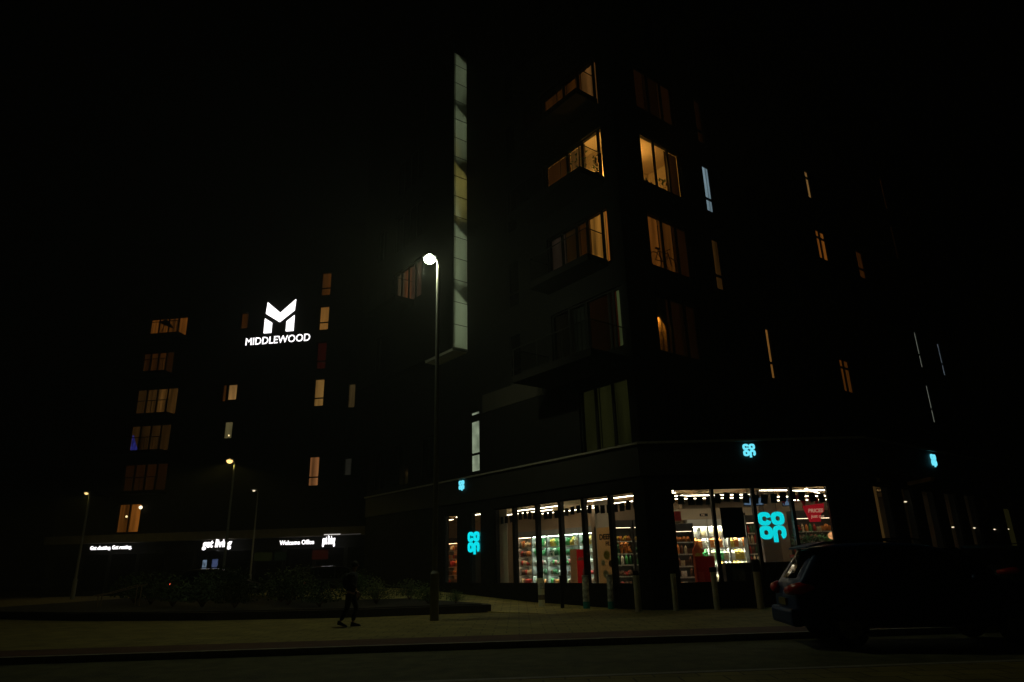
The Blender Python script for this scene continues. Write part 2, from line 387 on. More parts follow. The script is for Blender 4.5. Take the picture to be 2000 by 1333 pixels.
for i, (s0, s1, dd) in enumerate([(.2, 4.6, 1.8), (6.4, 9.6, 2.1), (1.2, 6.6, 3.6), (8.4, 12.6, 3.2), (5.6, 10.6, 4.4), (11.5, 14, 1.6)]):
    strip_light(fl(s0, dd), fl(s1, dd), ['nearest ceiling light strip behind the long shop window, corner end', 'ceiling light strip behind the left end of the long shop window', 'second ceiling light strip back from the long shop window, corner end', 'second ceiling light strip back from the long window, far left end', 'ceiling light strip running just in front of the chillers', 'short ceiling light strip behind the narrow separate shop window'][i])
for i, (x0, x1, y) in enumerate([(5.0, 5.9, 25.4), (9.0, 10.2, 25.6), (6.0, 9.2, 26.9), (10.2, 12.6, 26.0), (6.3, 9.3, 28.2), (10.4, 13.6, 28.4), (10.4, 13.6, 30.2)]):
    strip_light((x0, y-.1), (x1, y+.12), ['short ceiling light strip nearest the front window, left end', 'ceiling light strip nearest the front window, right end', 'ceiling light strip over the front aisle, left of the brown pillar', 'ceiling light strip over the front aisle, right of the brown pillar', 'ceiling light strip above the milk chillers', 'ceiling light strip right of the milk chillers', 'rearmost ceiling light strip right of the milk chillers'][i])
strip_light(fl(15.5, 2.4), fl(19.5, 2.6), 'faint warm ceiling light strip behind the narrowest leftmost shop window', m=emat('warm_strip', (1, .7, .45), 10))
strip_light((10.6, 25.3), (12.4, 27.9), 'diagonal ceiling light strip over the red hanging signs')

# ------------------------------------------------------------ goods
HUES = {'green': (.06, .35, .1), 'dark green': (.02, .12, .04), 'white': (.75, .72, .62), 'yellow': (.6, .42, .06), 'orange': (.6, .2, .03), 'red': (.45, .03, .02), 'brown': (.14, .06, .03), 'teal': (.05, .35, .3), 'cream': (.6, .5, .3), 'pink': (.55, .2, .2), 'black': (.02, .02, .02)}
def gm(h): return mat('goods_'+h.replace(' ', '_'), HUES[h], .5, 0, .35, 14)
PROTO = {}
def good_mesh(kind, hue):
    k = (kind, hue)
    if k in PROTO: return PROTO[k]
    mb = MB()
    if kind == 'bottle':
        mb.tube([(0, 0, 0), (0, 0, .19), (0, 0, .25), (0, 0, .29), (0, 0, .33)], [.055, .055, .045, .018, .018], 8); me = mb.mesh(kind, gm(hue), smooth=False)
    elif kind == 'milk_bottle':
        mb.box(-.07, .07, -.07, .07, 0, .24); mb.tube([(0, 0, .24), (0, 0, .3), (0, 0, .34)], [.06, .03, .03], 8); mb.box(.05, .09, -.015, .015, .12, .27); me = mb.mesh(kind, gm(hue))
    elif kind == 'carton':
        mb.box(-.08, .08, -.06, .06, 0, .25); mb.add([(-.08, -.06, .25), (.08, -.06, .25), (.08, .06, .25), (-.08, .06, .25), (-.08, 0, .31), (.08, 0, .31)], [(0, 1, 5, 4), (2, 3, 4, 5), (0, 4, 3), (1, 2, 5)]); me = mb.mesh(kind, gm(hue))
    elif kind == 'packet':
        mb.ball((0, 0, .14), .14, 8, 5, (.8, .45, 1)); me = mb.mesh(kind, gm(hue), smooth=True)
    elif kind == 'produce_bag':
        for q in range(5): mb.ball((random.uniform(-.07, .07), random.uniform(-.05, .05), .06+.04*q % .12), .075, 7, 4, (1, .8, .8))
        me = mb.mesh(kind, gm(hue), smooth=True)
    elif kind == 'bouquet':
        for q in range(26):
            a = random.random()*6.28; r = random.random()*.16; c = Vector((r*math.cos(a), r*math.sin(a)*.7, .16+random.random()*.22)); t = Vector((random.gauss(0, 1), random.gauss(0, 1), random.gauss(0, 1))).normalized()*.06; u = t.orthogonal().normalized()*.035
            mb.quad(c-t, c-u, c+t, c+u)
        mb.tube([(0, 0, 0), (0, 0, .2)], [.05, .07], 6); me = mb.mesh(kind, gm(hue))
    else:
        mb.box(-.09, .09, -.07, .07, 0, .2); mb.box(-.07, .07, -.075, -.07, .04, .16); me = mb.mesh(kind, gm(hue), bevel=.004)
    PROTO[k] = me; return me
ORD = ['bottom', 'second', 'third', 'fourth', 'fifth', 'sixth']
def stock(F, s0, s1, o, z, kinds, hues, where, group, step=.2, sc_=1.0, jitter=.02):
    n = int((s1-s0)/step); hue = random.choice(hues); kd = random.choice(kinds)
    for i in range(n):
        if random.random() < .85: hue = random.choice(hues)
        if random.random() < .45: kd = random.choice(kinds)
        if random.random() < .06: continue
        me = good_mesh(kd, hue)
        ob = bpy.data.objects.new(kd, me); COL.objects.link(ob)
        ob.location = F(s0+(i+.5)*step, o+random.uniform(-jitter, jitter), z); d = F(1, 0, 0)-F(0, 0, 0)
        ob.rotation_euler.z = math.atan2(d.y, d.x)+random.uniform(-.12, .12); ob.scale = (sc_, sc_, sc_*random.uniform(.85, 1.05))
        tag(ob, '%s %s on the %s' % (hue, kd.replace('_', ' '), where), kd.replace('_', ' ').split()[-1] if kd != 'box_pack' else 'box', group)
def fixture(name, F, s0, s1, o, zs, dep, top, label, cat, frame, back, goods, hues, step=.2, lit=None, sc_=1, group=None, short='', labels=True, front=None):
    """shelving with its back at offset o-dep, front at o, shelves at zs"""
    t = thing(name, F((s0+s1)/2, o-dep/2, .06), label, cat, group)
    MB().fbox(F, s0, s1, o-dep-.03, o-dep, .06, top).build('back_panel', back, t)
    for a in (s0, s1-.03): MB().fbox(F, a, a+.03, o-dep, o-.02, .06, top).build('side_panel', frame, t)
    MB().fbox(F, s0, s1, o-dep, o, top, top+.3 if lit else top+.06).build('canopy', frame, t)
    MB().fbox(F, s0+.03, s1-.03, o-dep, o-.04, .06, zs[0]-.06).build('plinth', frame, t)
    for i, z in enumerate(zs):
        MB().fbox(F, s0+.03, s1-.03, o-dep, o-(.02 if i == 0 else .1), z-.03, z).build('shelf', frame, t)
        if labels: MB().fbox(F, s0+.03, s1-.03, o-(.02 if i == 0 else .1), o-(.01 if i == 0 else .09), z-.045, z+.005).build('price_rail', mat('price_rail', (.6, .58, .5), .6, 0, .5, 30), t)
        g = goods if isinstance(goods[0], str) else goods[i % len(goods)]; h = hues if isinstance(hues[0], str) else hues[i % len(hues)]
        stock(F, s0+.05, s1-.05, o-.22, z+.001, g, h, ORD[i]+' shelf of the '+short, 'goods on the '+short, step, sc_)
        if zs[i] < 1.1: continue
    if lit:
        MB().fbox(F, s0+.06, s1-.06, o-.12, o-.07, top-.012, top-.002).build('canopy_light', lit, t)
        for z in zs[1:]: MB().fbox(F, s0+.06, s1-.06, o-.14, o-.115, z-.042, z-.031).build('shelf_light', lit, t)
    return t
CH = mat('chiller_steel', (.3, .3, .28), .5, .2, .1, 5); CHB = mat('chiller_back', (.55, .58, .52), .6, 0, .1, 3)
BLK = mat('shelf_black', (.03, .028, .026), .6, 0, .1, 4)
COLD = emat('chiller_light', (.8, 1, .84), 50)
NAMES = ['leftmost', 'second from left', 'third from left', 'fourth from left', 'fifth from left', 'rightmost']
for i in range(5):
    b = 13.6-i*1.18
    fixture('chiller', FL, b-1.16, b, -5.2, [.55, 1.0, 1.45, 1.9, 2.35], .7, 2.85, 'open chiller packed with green and white food packs, %s behind the long window' % NAMES[i if i < 4 else 5],
            'chiller', CH, CHB, [['packet', 'carton'], ['produce_bag', 'packet'], ['packet', 'produce_bag'], ['packet', 'bouquet'], ['bouquet', 'packet']], [['orange', 'brown', 'green', 'cream'], ['dark green', 'white', 'brown', 'red'], ['green', 'white', 'pink'], ['white', 'green', 'dark green'], ['green', 'teal', 'white', 'yellow', 'cream']] if i > 0 else [['orange', 'red', 'cream', 'brown']],
            .15, COLD if i else emat('warm_chiller_light', (1, .7, .45), 16), 1.0, 'open chillers along the back wall', NAMES[i if i < 4 else 5]+' green chiller')
for i, (a, b) in enumerate([(3.95, 4.9), (4.95, 5.9)]):
    fixture('produce_rack', FC, a-4.358, b-4.358, -6.3, [.5, .95, 1.4, 1.85, 2.35], .6, 2.9, 'dark rack of vegetables and flowers, %s of the pair beside the cream pillar' % ['left', 'right'][i], 'shelf', BLK, BLK,
            [['produce_bag', 'box_pack'], ['produce_bag'], ['bottle', 'box_pack'], ['produce_bag', 'bouquet'], ['bouquet', 'produce_bag']], [['red', 'pink', 'brown'], ['black', 'red', 'brown'], ['dark green', 'green', 'white'], ['green', 'dark green', 'orange'], ['yellow', 'orange', 'dark green']], .17, emat('produce_light', (1, .8, .5), 6), 1.2, 'dark racks of vegetables', ['left', 'right'][i]+' produce rack')  # warm strips added to brighten the produce
for i in range(3):
    a = 2.9+i*.85
    fixture('milk_chiller', FC, a, a+.83, -6.3, [.55, 1.05, 1.5, 2.0, 2.45], .6, 2.85, 'bright white milk chiller, %s behind the front window' % ['left one', 'middle one', 'right one'][i], 'chiller', WHITE, WHITE,
            [['milk_bottle', 'carton'], ['milk_bottle'], ['milk_bottle', 'carton'], ['carton', 'milk_bottle'], ['carton']], [['white', 'cream'], ['white', 'white', 'yellow'], ['white', 'cream', 'green'], ['white', 'orange', 'white']] if i < 2 else [['yellow', 'white', 'orange'], ['yellow', 'cream'], ['white', 'yellow']], .18, emat('milk_light', (1, .93, .74), 95), 1.2, 'white milk chillers', ['left', 'middle', 'right'][i]+' milk chiller')
MB().box(6.2, 10.8, 29.85, 29.95, 3.16, 3.6).build('bulkhead', mat('cream_bulkhead', (.5, .42, .3), .8, 0, .05, 2), shop)
# round black price discs on the milk chillers
mb = MB()
for zz in (1.42, 2.36):
    for j in range(9):
        sx = 3.0+j*.2
        mb.fpoly(FC, [(sx+.035*math.cos(t*math.pi/4), zz+.035*math.sin(t*math.pi/4)) for t in range(8)], -6.2, -6.19)
o = mb.build('price_disc', BLACK, origin=FC(4, -6.2, 1.4)); tag(o, 'rows of round black price discs clipped to the white milk chillers', 'price label', 'price discs', 'stuff')
fixture('display_shelf', FC, 1.55, 2.6, -4.2, [.5, .9, 1.3, 1.75, 2.2], .5, 2.6, 'brown shelf of jars and bags behind the left edge of the front window', 'shelf', BLK, BLK, ['produce_bag', 'bottle', 'box_pack'], ['orange', 'brown', 'dark green', 'white', 'cream'], .15, emat('bottle_light', (1, .7, .45), 5), 1.1, None, 'brown jar shelf')  # warm shelf strips added to brighten this and the next two shelves
fixture('drinks_shelf', FC, 4.95, 6.15, -5.0, [.5, .9, 1.3, 1.7, 2.1, 2.5], .5, 2.9, 'shelf of dark red bottles behind the glowing window sign', 'shelf', BLK, BLK, ['bottle'], ['red', 'brown', 'dark green', 'cream'], .14, emat('bottle_light', (1, .7, .45), 5), 1.0, None, 'red bottle shelf')
fixture('drinks_shelf', FC, 6.7, 9.2, -4.6, [.5, .9, 1.3, 1.7, 2.1, 2.5], .5, 3.0, 'shelf of mixed snacks right of the brown pillar', 'shelf', BLK, BLK, ['bottle', 'packet', 'box_pack'], ['green', 'brown', 'cream', 'red', 'orange'], .16, emat('bottle_light', (1, .7, .45), 5), 1.0, None, 'snack shelf')
fixture('drinks_shelf', FL, 10.6, 15.4, -4.6, [.6, 1.05, 1.5, 1.95, 2.4], .5, 2.8, 'long warm lit shelf of bottles seen through the narrow separate window', 'shelf', BLK, CHB, ['bottle', 'box_pack'], ['orange', 'brown', 'cream', 'red'], .22, emat('amber_shelf_light', (1, .55, .28), 2.0), 1.1, None, 'amber bottle shelf') if False else None
fixture('drinks_shelf', FL, 16.7, 19.6, -4.6, [.6, 1.05, 1.5, 1.95, 2.4], .5, 2.8, 'amber lit shelf of bottles seen through the narrow separate window', 'shelf', BLK, mat('amber_back', (.5, .3, .15), .7), ['bottle', 'box_pack'], ['orange', 'brown', 'cream', 'red'], .2, emat('amber_shelf_light', (1, .55, .28), 14), 1.1, None, 'amber bottle shelf')
def board(name, F, s0, s1, o0, o1, z0, z1, m, label, cat, parent=None, thin=False):
    ob = (MB().quad(F(s0, o1, z0), F(s1, o1, z0), F(s1, o1, z1), F(s0, o1, z1)) if thin else MB().fbox(F, s0, s1, o0, o1, z0, z1)).build(name, m, parent); 
    if parent is None: tag(ob, label, cat)
    return ob
# posters and boards inside the glass
t = thing('poster', FL(3.75, -.6, ZS), 'red poster standing on the sill in the fourth pane of the long window', 'poster')
board('poster_board', FL, 3.3, 4.0, -.5, -.47, .78, 2.0, paper('poster_red', (.85, .02, .03)), '', '', t, True)
board('poster_border', FL, 4.0, 4.4, -.52, -.49, .78, 2.02, paper('poster_brown', (.5, .26, .13)), '', '', t, True)
text('lettering', 'MEMBER', FL, 3.93, 1.6, .14, mat('poster_pale', (.6, .4, .35), .7, 0, 0), t, -.46, .003, .004, -1)
mb = MB(); mb.fpoly(FL, [(3.65, 1.35), (3.58, 1.2), (3.66, .95), (3.72, 1.2)], -.465, -.455); mb.build('printed_mark', mat('poster_pink', (.8, .2, .25), .6, 0, 0), t)
t = thing('poster', FL(2.4, -.7, ZS), 'tall beige poster with food pictures in the fifth pane of the long window', 'poster')
BEI = paper('poster_beige', (.8, .48, .2))
board('poster_board', FL, 1.98, 2.85, -.5, -.46, .78, 2.72, BEI, '', '', t, True)
text('lettering', 'DEEP', FL, 2.72, 2.3, .26, BLACK, t, -.45, .003, .01, -1)
text('lettering', 'FILL', FL, 2.42, 2.08, .2, BLACK, t, -.45, .003, .006, -1)
for i, (q, zz, rr, c) in enumerate([(2.4, 1.75, .16, 'yellow'), (2.2, 1.45, .13, 'brown'), (2.5, 1.1, .14, 'cream'), (2.15, 1.0, .12, 'orange'), (2.6, 1.5, .1, 'cream')]):
    MB().fpoly(FL, [(q+rr*math.cos(k*.628), zz+rr*math.sin(k*.628)) for k in range(10)], -.459+.002*i, -.452+.002*i).build('printed_picture', gm(c), t)
t = thing('poster', FC(1.9, -.5, ZS), 'dark red poster board low in the left pane of the front window', 'poster')
board('poster_board', FC, 1.62, 2.26, -.5, -.46, .78, 1.62, paper('poster_darkred', (.2, .012, .01), .5), '', '', t, True)
board('hanging_board', FC, 2.68, 3.46, -.6, -.56, 2.2, 3.2, BLACK, 'black square board hanging in the second pane of the front window', 'sign')
board('hanging_board', FL, 5.28, 5.72, -3.2, -3.16, .2, 2.95, mat('brown_door', (.05, .03, .02), .6), 'tall dark brown display panel standing before the green chillers', 'display')
board('wall_sign', FC, 1.67, 1.95, -3.3, -3.26, 2.95, 3.3, mat('poster_deepred', (.25, .01, .01), .6), 'small dark red square sign hanging at the left edge of the front window', 'sign')
for i in range(3):
    a = 2.6+i*.85
    t = thing('floor_cabinet', FC(a+.4, -.8, .06), ['low dark cabinet against the glass, left one in the front window', 'low dark cabinet against the glass, middle one in the front window', 'low dark cabinet against the glass, right one in the front window'][i], 'cabinet')
    MB().fbox(FC, a, a+.82, -1.2, -.45, .06, 1.38).build('body', BLK, t, bevel=.01)
    MB().fbox(FC, a+.2, a+.62, -.449, -.44, .75, 1.2).build('notice', mat('grey_notice', (.16, .16, .15), .8, 0, .3, 12), t)
t = thing('display_cone', FC(1.9, -3.0, .06), 'orange and red promotional display beside the left milk chiller', 'display')
MB().fpoly(FC, [(2.2, .06), (2.55, .06), (2.55, 1.75), (2.66, 1.82), (2.45, 1.98), (2.38, 2.15), (2.27, 1.98), (2.2, 1.85)], -3.1, -3.0).build('board', mat('display_orange', (.7, .12, .03), .6, 0, .3, 4), t)
MB().fpoly(FC, [(2.37+.11*math.cos(k*.524), 1.68+.08*math.sin(k*.524)) for k in range(12)], -2.999, -2.99).build('emblem', gm('yellow'), t)
# red hanging price sign
t = thing('hanging_sign', FC(5.7, -.9, 2.7), 'red trapezoid sign reading PRICES hanging at the right end of the front window', 'sign')
MB().fpoly(FC, [(5.62, 3.2), (6.38, 3.28), (6.34, 3.0), (6.22, 2.92), (6.17, 2.66), (5.8, 2.66)], -.8, -.77).build('board', mat('sign_red', (.8, .015, .03), .5, emit=(.75, .015, .03), es=.3, var=.05), t)  # faint emission put in so the board reads brighter
PW = mat('sign_cream', (.85, .7, .5), .6, 0, 0, emit=(1, .6, .4), es=.35)  # emission put into the print to lift its contrast
text('lettering', 'PRICES', FC, 5.78, 2.98, .17, PW, t, -.765, .004, .004, 1, shear=.2)
text('lettering', 'just cut', FC, 5.86, 2.8, .15, PW, t, -.765, .004, .002, 1, shear=.2)
mb = MB(); mb.tube([FC(5.7, -.785, 3.2), FC(5.7, -.785, 4.15)], .005, 4); mb.tube([FC(6.3, -.785, 3.26), FC(6.3, -.785, 4.15)], .005, 4); mb.build('hanger', BLACK, t)
# small aisle signs on the bulkhead
for i, x in enumerate((8.0, 9.6)):
    t = thing('aisle_sign', (x, 29.8, 3.3), ['small dark aisle sign on the bulkhead above the left milk chiller', 'small dark aisle sign on the bulkhead above the right milk chiller'][i], 'sign')
    MB().box(x-.17, x+.17, 29.81, 29.84, 3.28, 3.39).build('plate', BLACK, t)
    text('lettering', 'Milk' if i == 0 else 'Dairy', FC, x-4.358-.11, 3.3, .09, PW, t, -6.305, .003, 0, 1)
# bunting
def bunting(label, F, s0, s1, o, z, hues, sag=.12, pitch=.32, red=False):
    t = thing('bunting', F((s0+s1)/2, o, z), label, 'bunting', 'strings of square flags under the shop ceiling')
    n = int((s1-s0)/pitch); N = 24; pitch = pitch
    zz = lambda u: z-sag*math.sin(math.pi*((u*2.5) % 1))
    MB().tube([F(s0+(s1-s0)*i/N, o, zz(i/N)) for i in range(N+1)], .006, 4).build('string', BLACK, t)
    for i in range(n):
        u = (i+.5)/n; c = s0+(s1-s0)*u; a = random.uniform(-.22, .22); h = random.choice(hues); hw = .115; hh = .3
        pts = [(c+x*math.cos(a)-y*math.sin(a), zz(u)+x*math.sin(a)+y*math.cos(a)) for x, y in ((-hw, 0), (hw, 0), (hw, -hh), (-hw, -hh))]
        if red: pts = [(c-.11, zz(u)), (c+.11, zz(u)), (c, zz(u)-.26)]
        MB().fpoly(F, pts, o-.004, o+.004).build('flag', h, t)
BB = [mat('flag_slate', (.03, .045, .06), .7), mat('flag_navy', (.02, .02, .035), .7), mat('flag_blue', (.05, .09, .12), .7), mat('flag_black', (.012, .012, .014), .7)]
bunting('string of dark square flags along the top of the long shop window', FL, .6, 9.2, -.75, 3.66, BB)
bunting('string of slate blue square flags along the top of the front window', FC, .9, 6.4, -.6, 3.72, BB)
bunting('string of small red pennants at the right end of the front window', FC, 5.2, 6.6, -1.6, 3.68, [mat('flag_red', (.6, .03, .05), .6), mat('flag_pink', (.6, .12, .15), .6)], .2, .2, True)
# till screens
for i, (x, y) in enumerate([(8.55, 25.6), (8.95, 25.6), (10.2, 26.2)]):
    t = thing('wall_screen', (x, y, 3.3), ['small blue lit screen hanging left of the brown pillar', 'small blue lit screen hanging before the brown pillar', 'small blue lit screen hanging right of the brown pillar'][i], 'screen')
    MB().box(x-.17, x+.17, y, y+.05, 3.35, 3.66).build('casing', BLACK, t, bevel=.005)
    MB().box(x-.15, x+.15, y-.006, y-.001, 3.38, 3.63).build('display', emat('screen_blue', (.25, .4, .65), .35, noise=5), t)
    MB().tube([(x, y+.03, 3.66), (x, y+.03, 4.15)], .012, 5).build('hanger', BLACK, t)
# warm globe at right end and flower stand
t = thing('globe_lamp', (10.6, 25.0, 2.1), 'warm round lamp glowing at the right end of the front window', 'lamp')
MB().ball((10.98, 24.6, 2.2), .13).build('globe', emat('globe_glow', (1, .45, .18), 1.0, noise=9), t, smooth=True)
MB().tube([(10.98, 24.6, .06), (10.98, 24.6, 2.07)], .02, 6).build('stand', BLACK, t)
for i in range(5):
    x = 9.75+i*.26
    t = thing('potted_plant', (x, 24.7, 1.5), 'bushy dark plant on the stand at the right of the front window, %s' % ['far left', 'second from left', 'middle', 'second from right', 'far right'][i], 'plant', 'plants on the flower stand')
    mb = MB()
    for q in range(60):
        c = Vector((x+random.gauss(0, .09), 24.75+random.gauss(0, .09), 1.95+abs(random.gauss(0, .2)))); d = Vector((random.gauss(0, 1), random.gauss(0, 1), random.gauss(0, 1))).normalized()*.08; u = d.orthogonal().normalized()*.03
        mb.quad(c-d, c-u, c+d, c+u)
    mb.build('foliage', gm('dark green'), t)
    MB().tube([(x, 24.75, 1.6), (x, 24.75, 1.85)], [.08, .11], 8).build('pot', gm('red'), t)
t = thing('flower_stand', (10.3, 24.75, .06), 'dark red tiered flower stand at the right end of the front window', 'stand')
MB().box(9.6, 11.0, 24.5, 25.1, 1.5, 1.6).build('shelf', gm('red'), t)
MB().box(9.6, 11.0, 24.55, 25.05, .06, 1.5).build('body', BLK, t)

# ------------------------------------------------------------ the round-lettered sign
TEAL = emat('teal_glow', (.004, .78, .88), 1.0); TEALW = emat('pale_teal_glow', (.16, .82, 1.0), 1.05)
def sup(cx, cy, r, t, p=2.7):
    c, s_ = math.cos(t), math.sin(t)
    return (cx+r*math.copysign(abs(c)**(2/p), c), cy+r*math.copysign(abs(s_)**(2/p), s_))
def ring(F, mb, cx, cy, ro, ri, a0, a1, o0, o1, mir, S, Z, k=28):
    for i in range(k):
        t0, t1 = a0+(a1-a0)*i/k, a0+(a1-a0)*(i+1)/k
        q = [sup(cx, cy, ro, t0), sup(cx, cy, ro, t1), sup(cx, cy, ri, t1), sup(cx, cy, ri, t0)]
        mb.fpoly(F, [(S+mir*x, Z+y) for x, y in q], o0, o1)
def coop(F, S, Z, h, o, mir, label, m, rim=None, hang=None):
    """four fat rounded letters in a square: c o / o p"""
    t = thing('illuminated_sign', F(S, o, Z-h*.6), label, 'sign', 'four-letter glowing signs of the corner shop')
    r = h*.235; ri = r*.34
    def letters(fat):
        out = []
        for (nm, cx, cy) in (('c', -r*1.02, r*1.02), ('o', r*1.02, r*1.02), ('o', -r*1.02, -r*1.02), ('p', r*1.02, -r*1.02)):
            mb = MB()
            if nm == 'c': ring(F, mb, cx, cy, r+fat, ri-fat, .12, 2*math.pi-.3, o, o+.04, mir, S, Z)
            elif nm == 'o': ring(F, mb, cx, cy, r+fat, ri-fat, 0, 2*math.pi, o, o+.04, mir, S, Z)
            else:
                ring(F, mb, cx, cy, r+fat, ri-fat, -1.25, math.pi+.02, o, o+.04, mir, S, Z)
                x0, x1 = cx-r-fat, cx-ri+fat
                mb.fpoly(F, [(S+mir*x0, Z+cy), (S+mir*x0, Z+cy-r*1.45), (S+mir*x1, Z+cy-r*1.45), (S+mir*x1, Z+cy)], o, o+.04)
            out.append(mb)
        return out
    for mb in letters(0): mb.build('letter', m, t)
    mb = MB()
    if hang:
        for q in (-r, r): mb.tube([F(S+q, o+.02, Z+r*1.9), F(S+q, o+.02, hang)], .008, 5)
    else: mb.fbox(F, S-r*.3, S+r*.3, o-.05, o-.002, Z-r*.2, Z+r*.2); mb.fbox(F, S-.02, S+.02, min(.061, o-.05), o-.002, Z-.02, Z+.02)
    mb.build('bracket', BLACK, t)
    return t
coop(FC, 4.36, 2.56, .95, -.5, 1, 'large teal four-letter sign reading co op hanging inside the front window', TEAL, hang=4.15)
coop(FL, 10.05, 2.52, .92, .06, -1, 'large teal four-letter sign reading co op on the glass of the narrow left window', TEAL)
coop(FC, 3.72, 5.06, .44, .1, 1, 'small pale teal co op sign high on the fascia over the front window', TEALW)
coop(FL, 10.95, 5.1, .44, .1, -1, 'small pale teal co op sign on the fascia of the left side', TEALW)
coop(FP, 5.55, 5.02, .47, .1, 1, 'small pale teal co op sign on the fascia of the right side street', TEALW)

# ------------------------------------------------------------ right podium: glowing panels for dim interiors, balls imitating reflections
AMB = emat('dim_amber_wall', (.55, .28, .08), .09); OLI = emat('dim_olive_wall', (.35, .3, .08), .035); GRN = emat('green_tube', (.1, .8, .3), .35)  # emissive panels stand in for light on the rooms behind
def inner(F, s0, s1, m, z0=ZS, z1=ZT, o=-1.0): MB().fbox(F, s0, s1, o-.05, o, z0, z1).build('interior_panel', m, shop)
inner(FP, .3, .95, AMB, 1.6, 3.8, -.22); inner(FP, 2.45, 2.62, OLI, 1.6, 3.4, -.2); inner(FP, 2.45, 2.62, GRN, 1.9, 2.1, -.19)
inner(FP, 8.3, 8.75, OLI, 1.6, 3.0, -.22); inner(FP, 12.9, 13.8, OLI, 1.0, 3.4, -.25)
for i, (s_, z_) in enumerate([(3.45, 2.42), (5.65, 2.5), (6.85, 2.5), (7.65, 2.46), (9.05, 2.5), (9.65, 2.46), (12.95, 2.5), (11.3, 2.47), (3.05, 3.35), (3.65, 3.33), (9.25, 1.22)]):
    t = thing('pendant_bulb', FP(s_, -.2, z_), 'tiny bright bulb behind the side street glass, %s' % ['first in the row from the corner', 'second in the row', 'third in the row', 'fourth in the row', 'fifth in the row', 'sixth in the row', 'last of the row, farthest right', 'last but one of the row', 'high one nearer the corner', 'high one farther from the corner', 'lowest one, below all others'][i], 'light bulb', 'tiny bulbs behind the side street glass')
    MB().ball(FP(s_, -.2, z_), .035, 8, 5, (1.6, 1, .6)).build('bulb', emat('bulb_glow', (1, .8, .55), 2.5), t)  # glowing ball added in place of a light reflected in the glass
    MB().tube([FP(s_, -.2, z_+.03), FP(s_, -.2, 3.83)], .004, 4).build('cord', BLACK, t)

# ------------------------------------------------------------ apartment tower
tower = thing('apartment_tower', FL(0, 0, ZF), 'dark clad apartment tower with corner balconies rising above the corner shop', 'building')
FLZ = [5.44, 9.1, 12.68, 16.5, 20.16, 23.8, 27.4]; WH = [2.43, 2.4, 2.4, 2.35, 2.35, 2.3, 2.3]
TOP = 31.2
# right facade windows: (s0,s1,z0,z1,cuts,bars,lit/room)
def am(c, s, f=7, nm=None): return emat(nm or 'curtain_%.3f_%.3f_%.3f_%.3f' % (*c, s), c, s, folds=f)  # curtain glows by emission in place of a lit room
WARM = (1, .42, .09); ORG = (1, .3, .04)
holesR = []; specR = []
def R_(s0, s1, z0, z1, cuts=(), bars=(), **k): holesR.append((s0, s1, z0, z1)); specR.append((s0, s1, z0, z1, cuts, bars, k))
cu = (2.58, 3.5)
for i, z in enumerate(FLZ):
    k = {}
    if i == 3: k = dict(room=(WALLP, 50, (1, .46, .09), 2.7, z+1.9, 2.2), lit=['open', 'open', am(ORG, .012, 9)])  # third pane's curtain is added to darken it
    if i == 2: k = dict(lit=[am(ORG, .12, 5), am(ORG, .06, 5), am(ORG, .008, 9)])
    if i == 1: k = dict(lit=[mat('brown_curtain', (.5, .3, .12), .9, 0, .3, 9, spec=.1), am(ORG, .005, 9), am(ORG, .003, 9)]); light('wall_lamp_light', 'SPOT', FR(1.95, -.2, 10.75), 26, (1, .5, .1), tower, .02, (0, 0, 0), 110, .5)
    if i == 4: k = dict(lit=[am(ORG, .006), am(ORG, .004), am(ORG, .009)])
    R_(1.62, 4.42, z, z+WH[i], cu, (), **k)
    k = {}
    if i == 3: k = dict(lit=[emat('cool_curtain', (.45, .62, .75), .42, folds=5)])
    if i == 2: k = dict(lit=[am(WARM, .03)])
    if i == 4: k = dict(lit=[am(ORG, .006)])
    R_(5.85, 6.4, z-.05, z+WH[i], (), (z+.62,), **k)
    k = {}
    if i == 1: k = dict(lit=[am(WARM, .22, 12), None])
    R_(9.15, 9.85, z, z+WH[i], (9.5,) if i == 1 else (), (z+.75,), **k)
    for (a, b) in ((12.2, 12.9),): R_(a, b, z, z+WH[i], (), (z+.7,))
for i, z in enumerate([9.4, 13.1, 16.8, 20.5, 24.2, 27.8]):
    k = {}
    if i == 0: k = dict(lit=[am(ORG, .08), am(ORG, .07)])
    if i == 2: k = dict(lit=[am(ORG, .17), am(ORG, .22)])
    if i == 3: k = dict(lit=[am((1, .5, .15), .2), None])
    R_(15.7, 16.7, z, z+1.75, (16.15,), (z+1.3,), **k)
    R_(20.2, 21.0, z, z+1.75, (), (z+.6,), **(dict(lit=[am(ORG, .035)]) if i == 2 else {}))
for i, z in enumerate([8.9, 12.3, 15.9, 19.6, 23.2, 26.8]):
    k = dict(lit=[emat('pale_stair_light', (.62, .65, .55), .4)]) if i < 2 else (dict(lit=[am(ORG, .02)]) if i in (3, 4) else {})
    R_(26.1, 26.42, z, z+2.35, (), (z+.85,), **k)
    R_(29.4, 29.8, z, z+2.2, (), (z+.8,), **(dict(lit=[emat('cool_slit', (.5, .6, .75), .25, noise=2)]) if i == 1 else {}))
wall('wall', FR, 0, 33, ZF, TOP, holesR, DARK, tower)
for s0, s1, z0, z1, cuts, bars, k in specR: window(FR, s0, s1, z0, z1, tower, cuts, bars, o=-.1 if s1-s0 > 2 else -.02, **k)
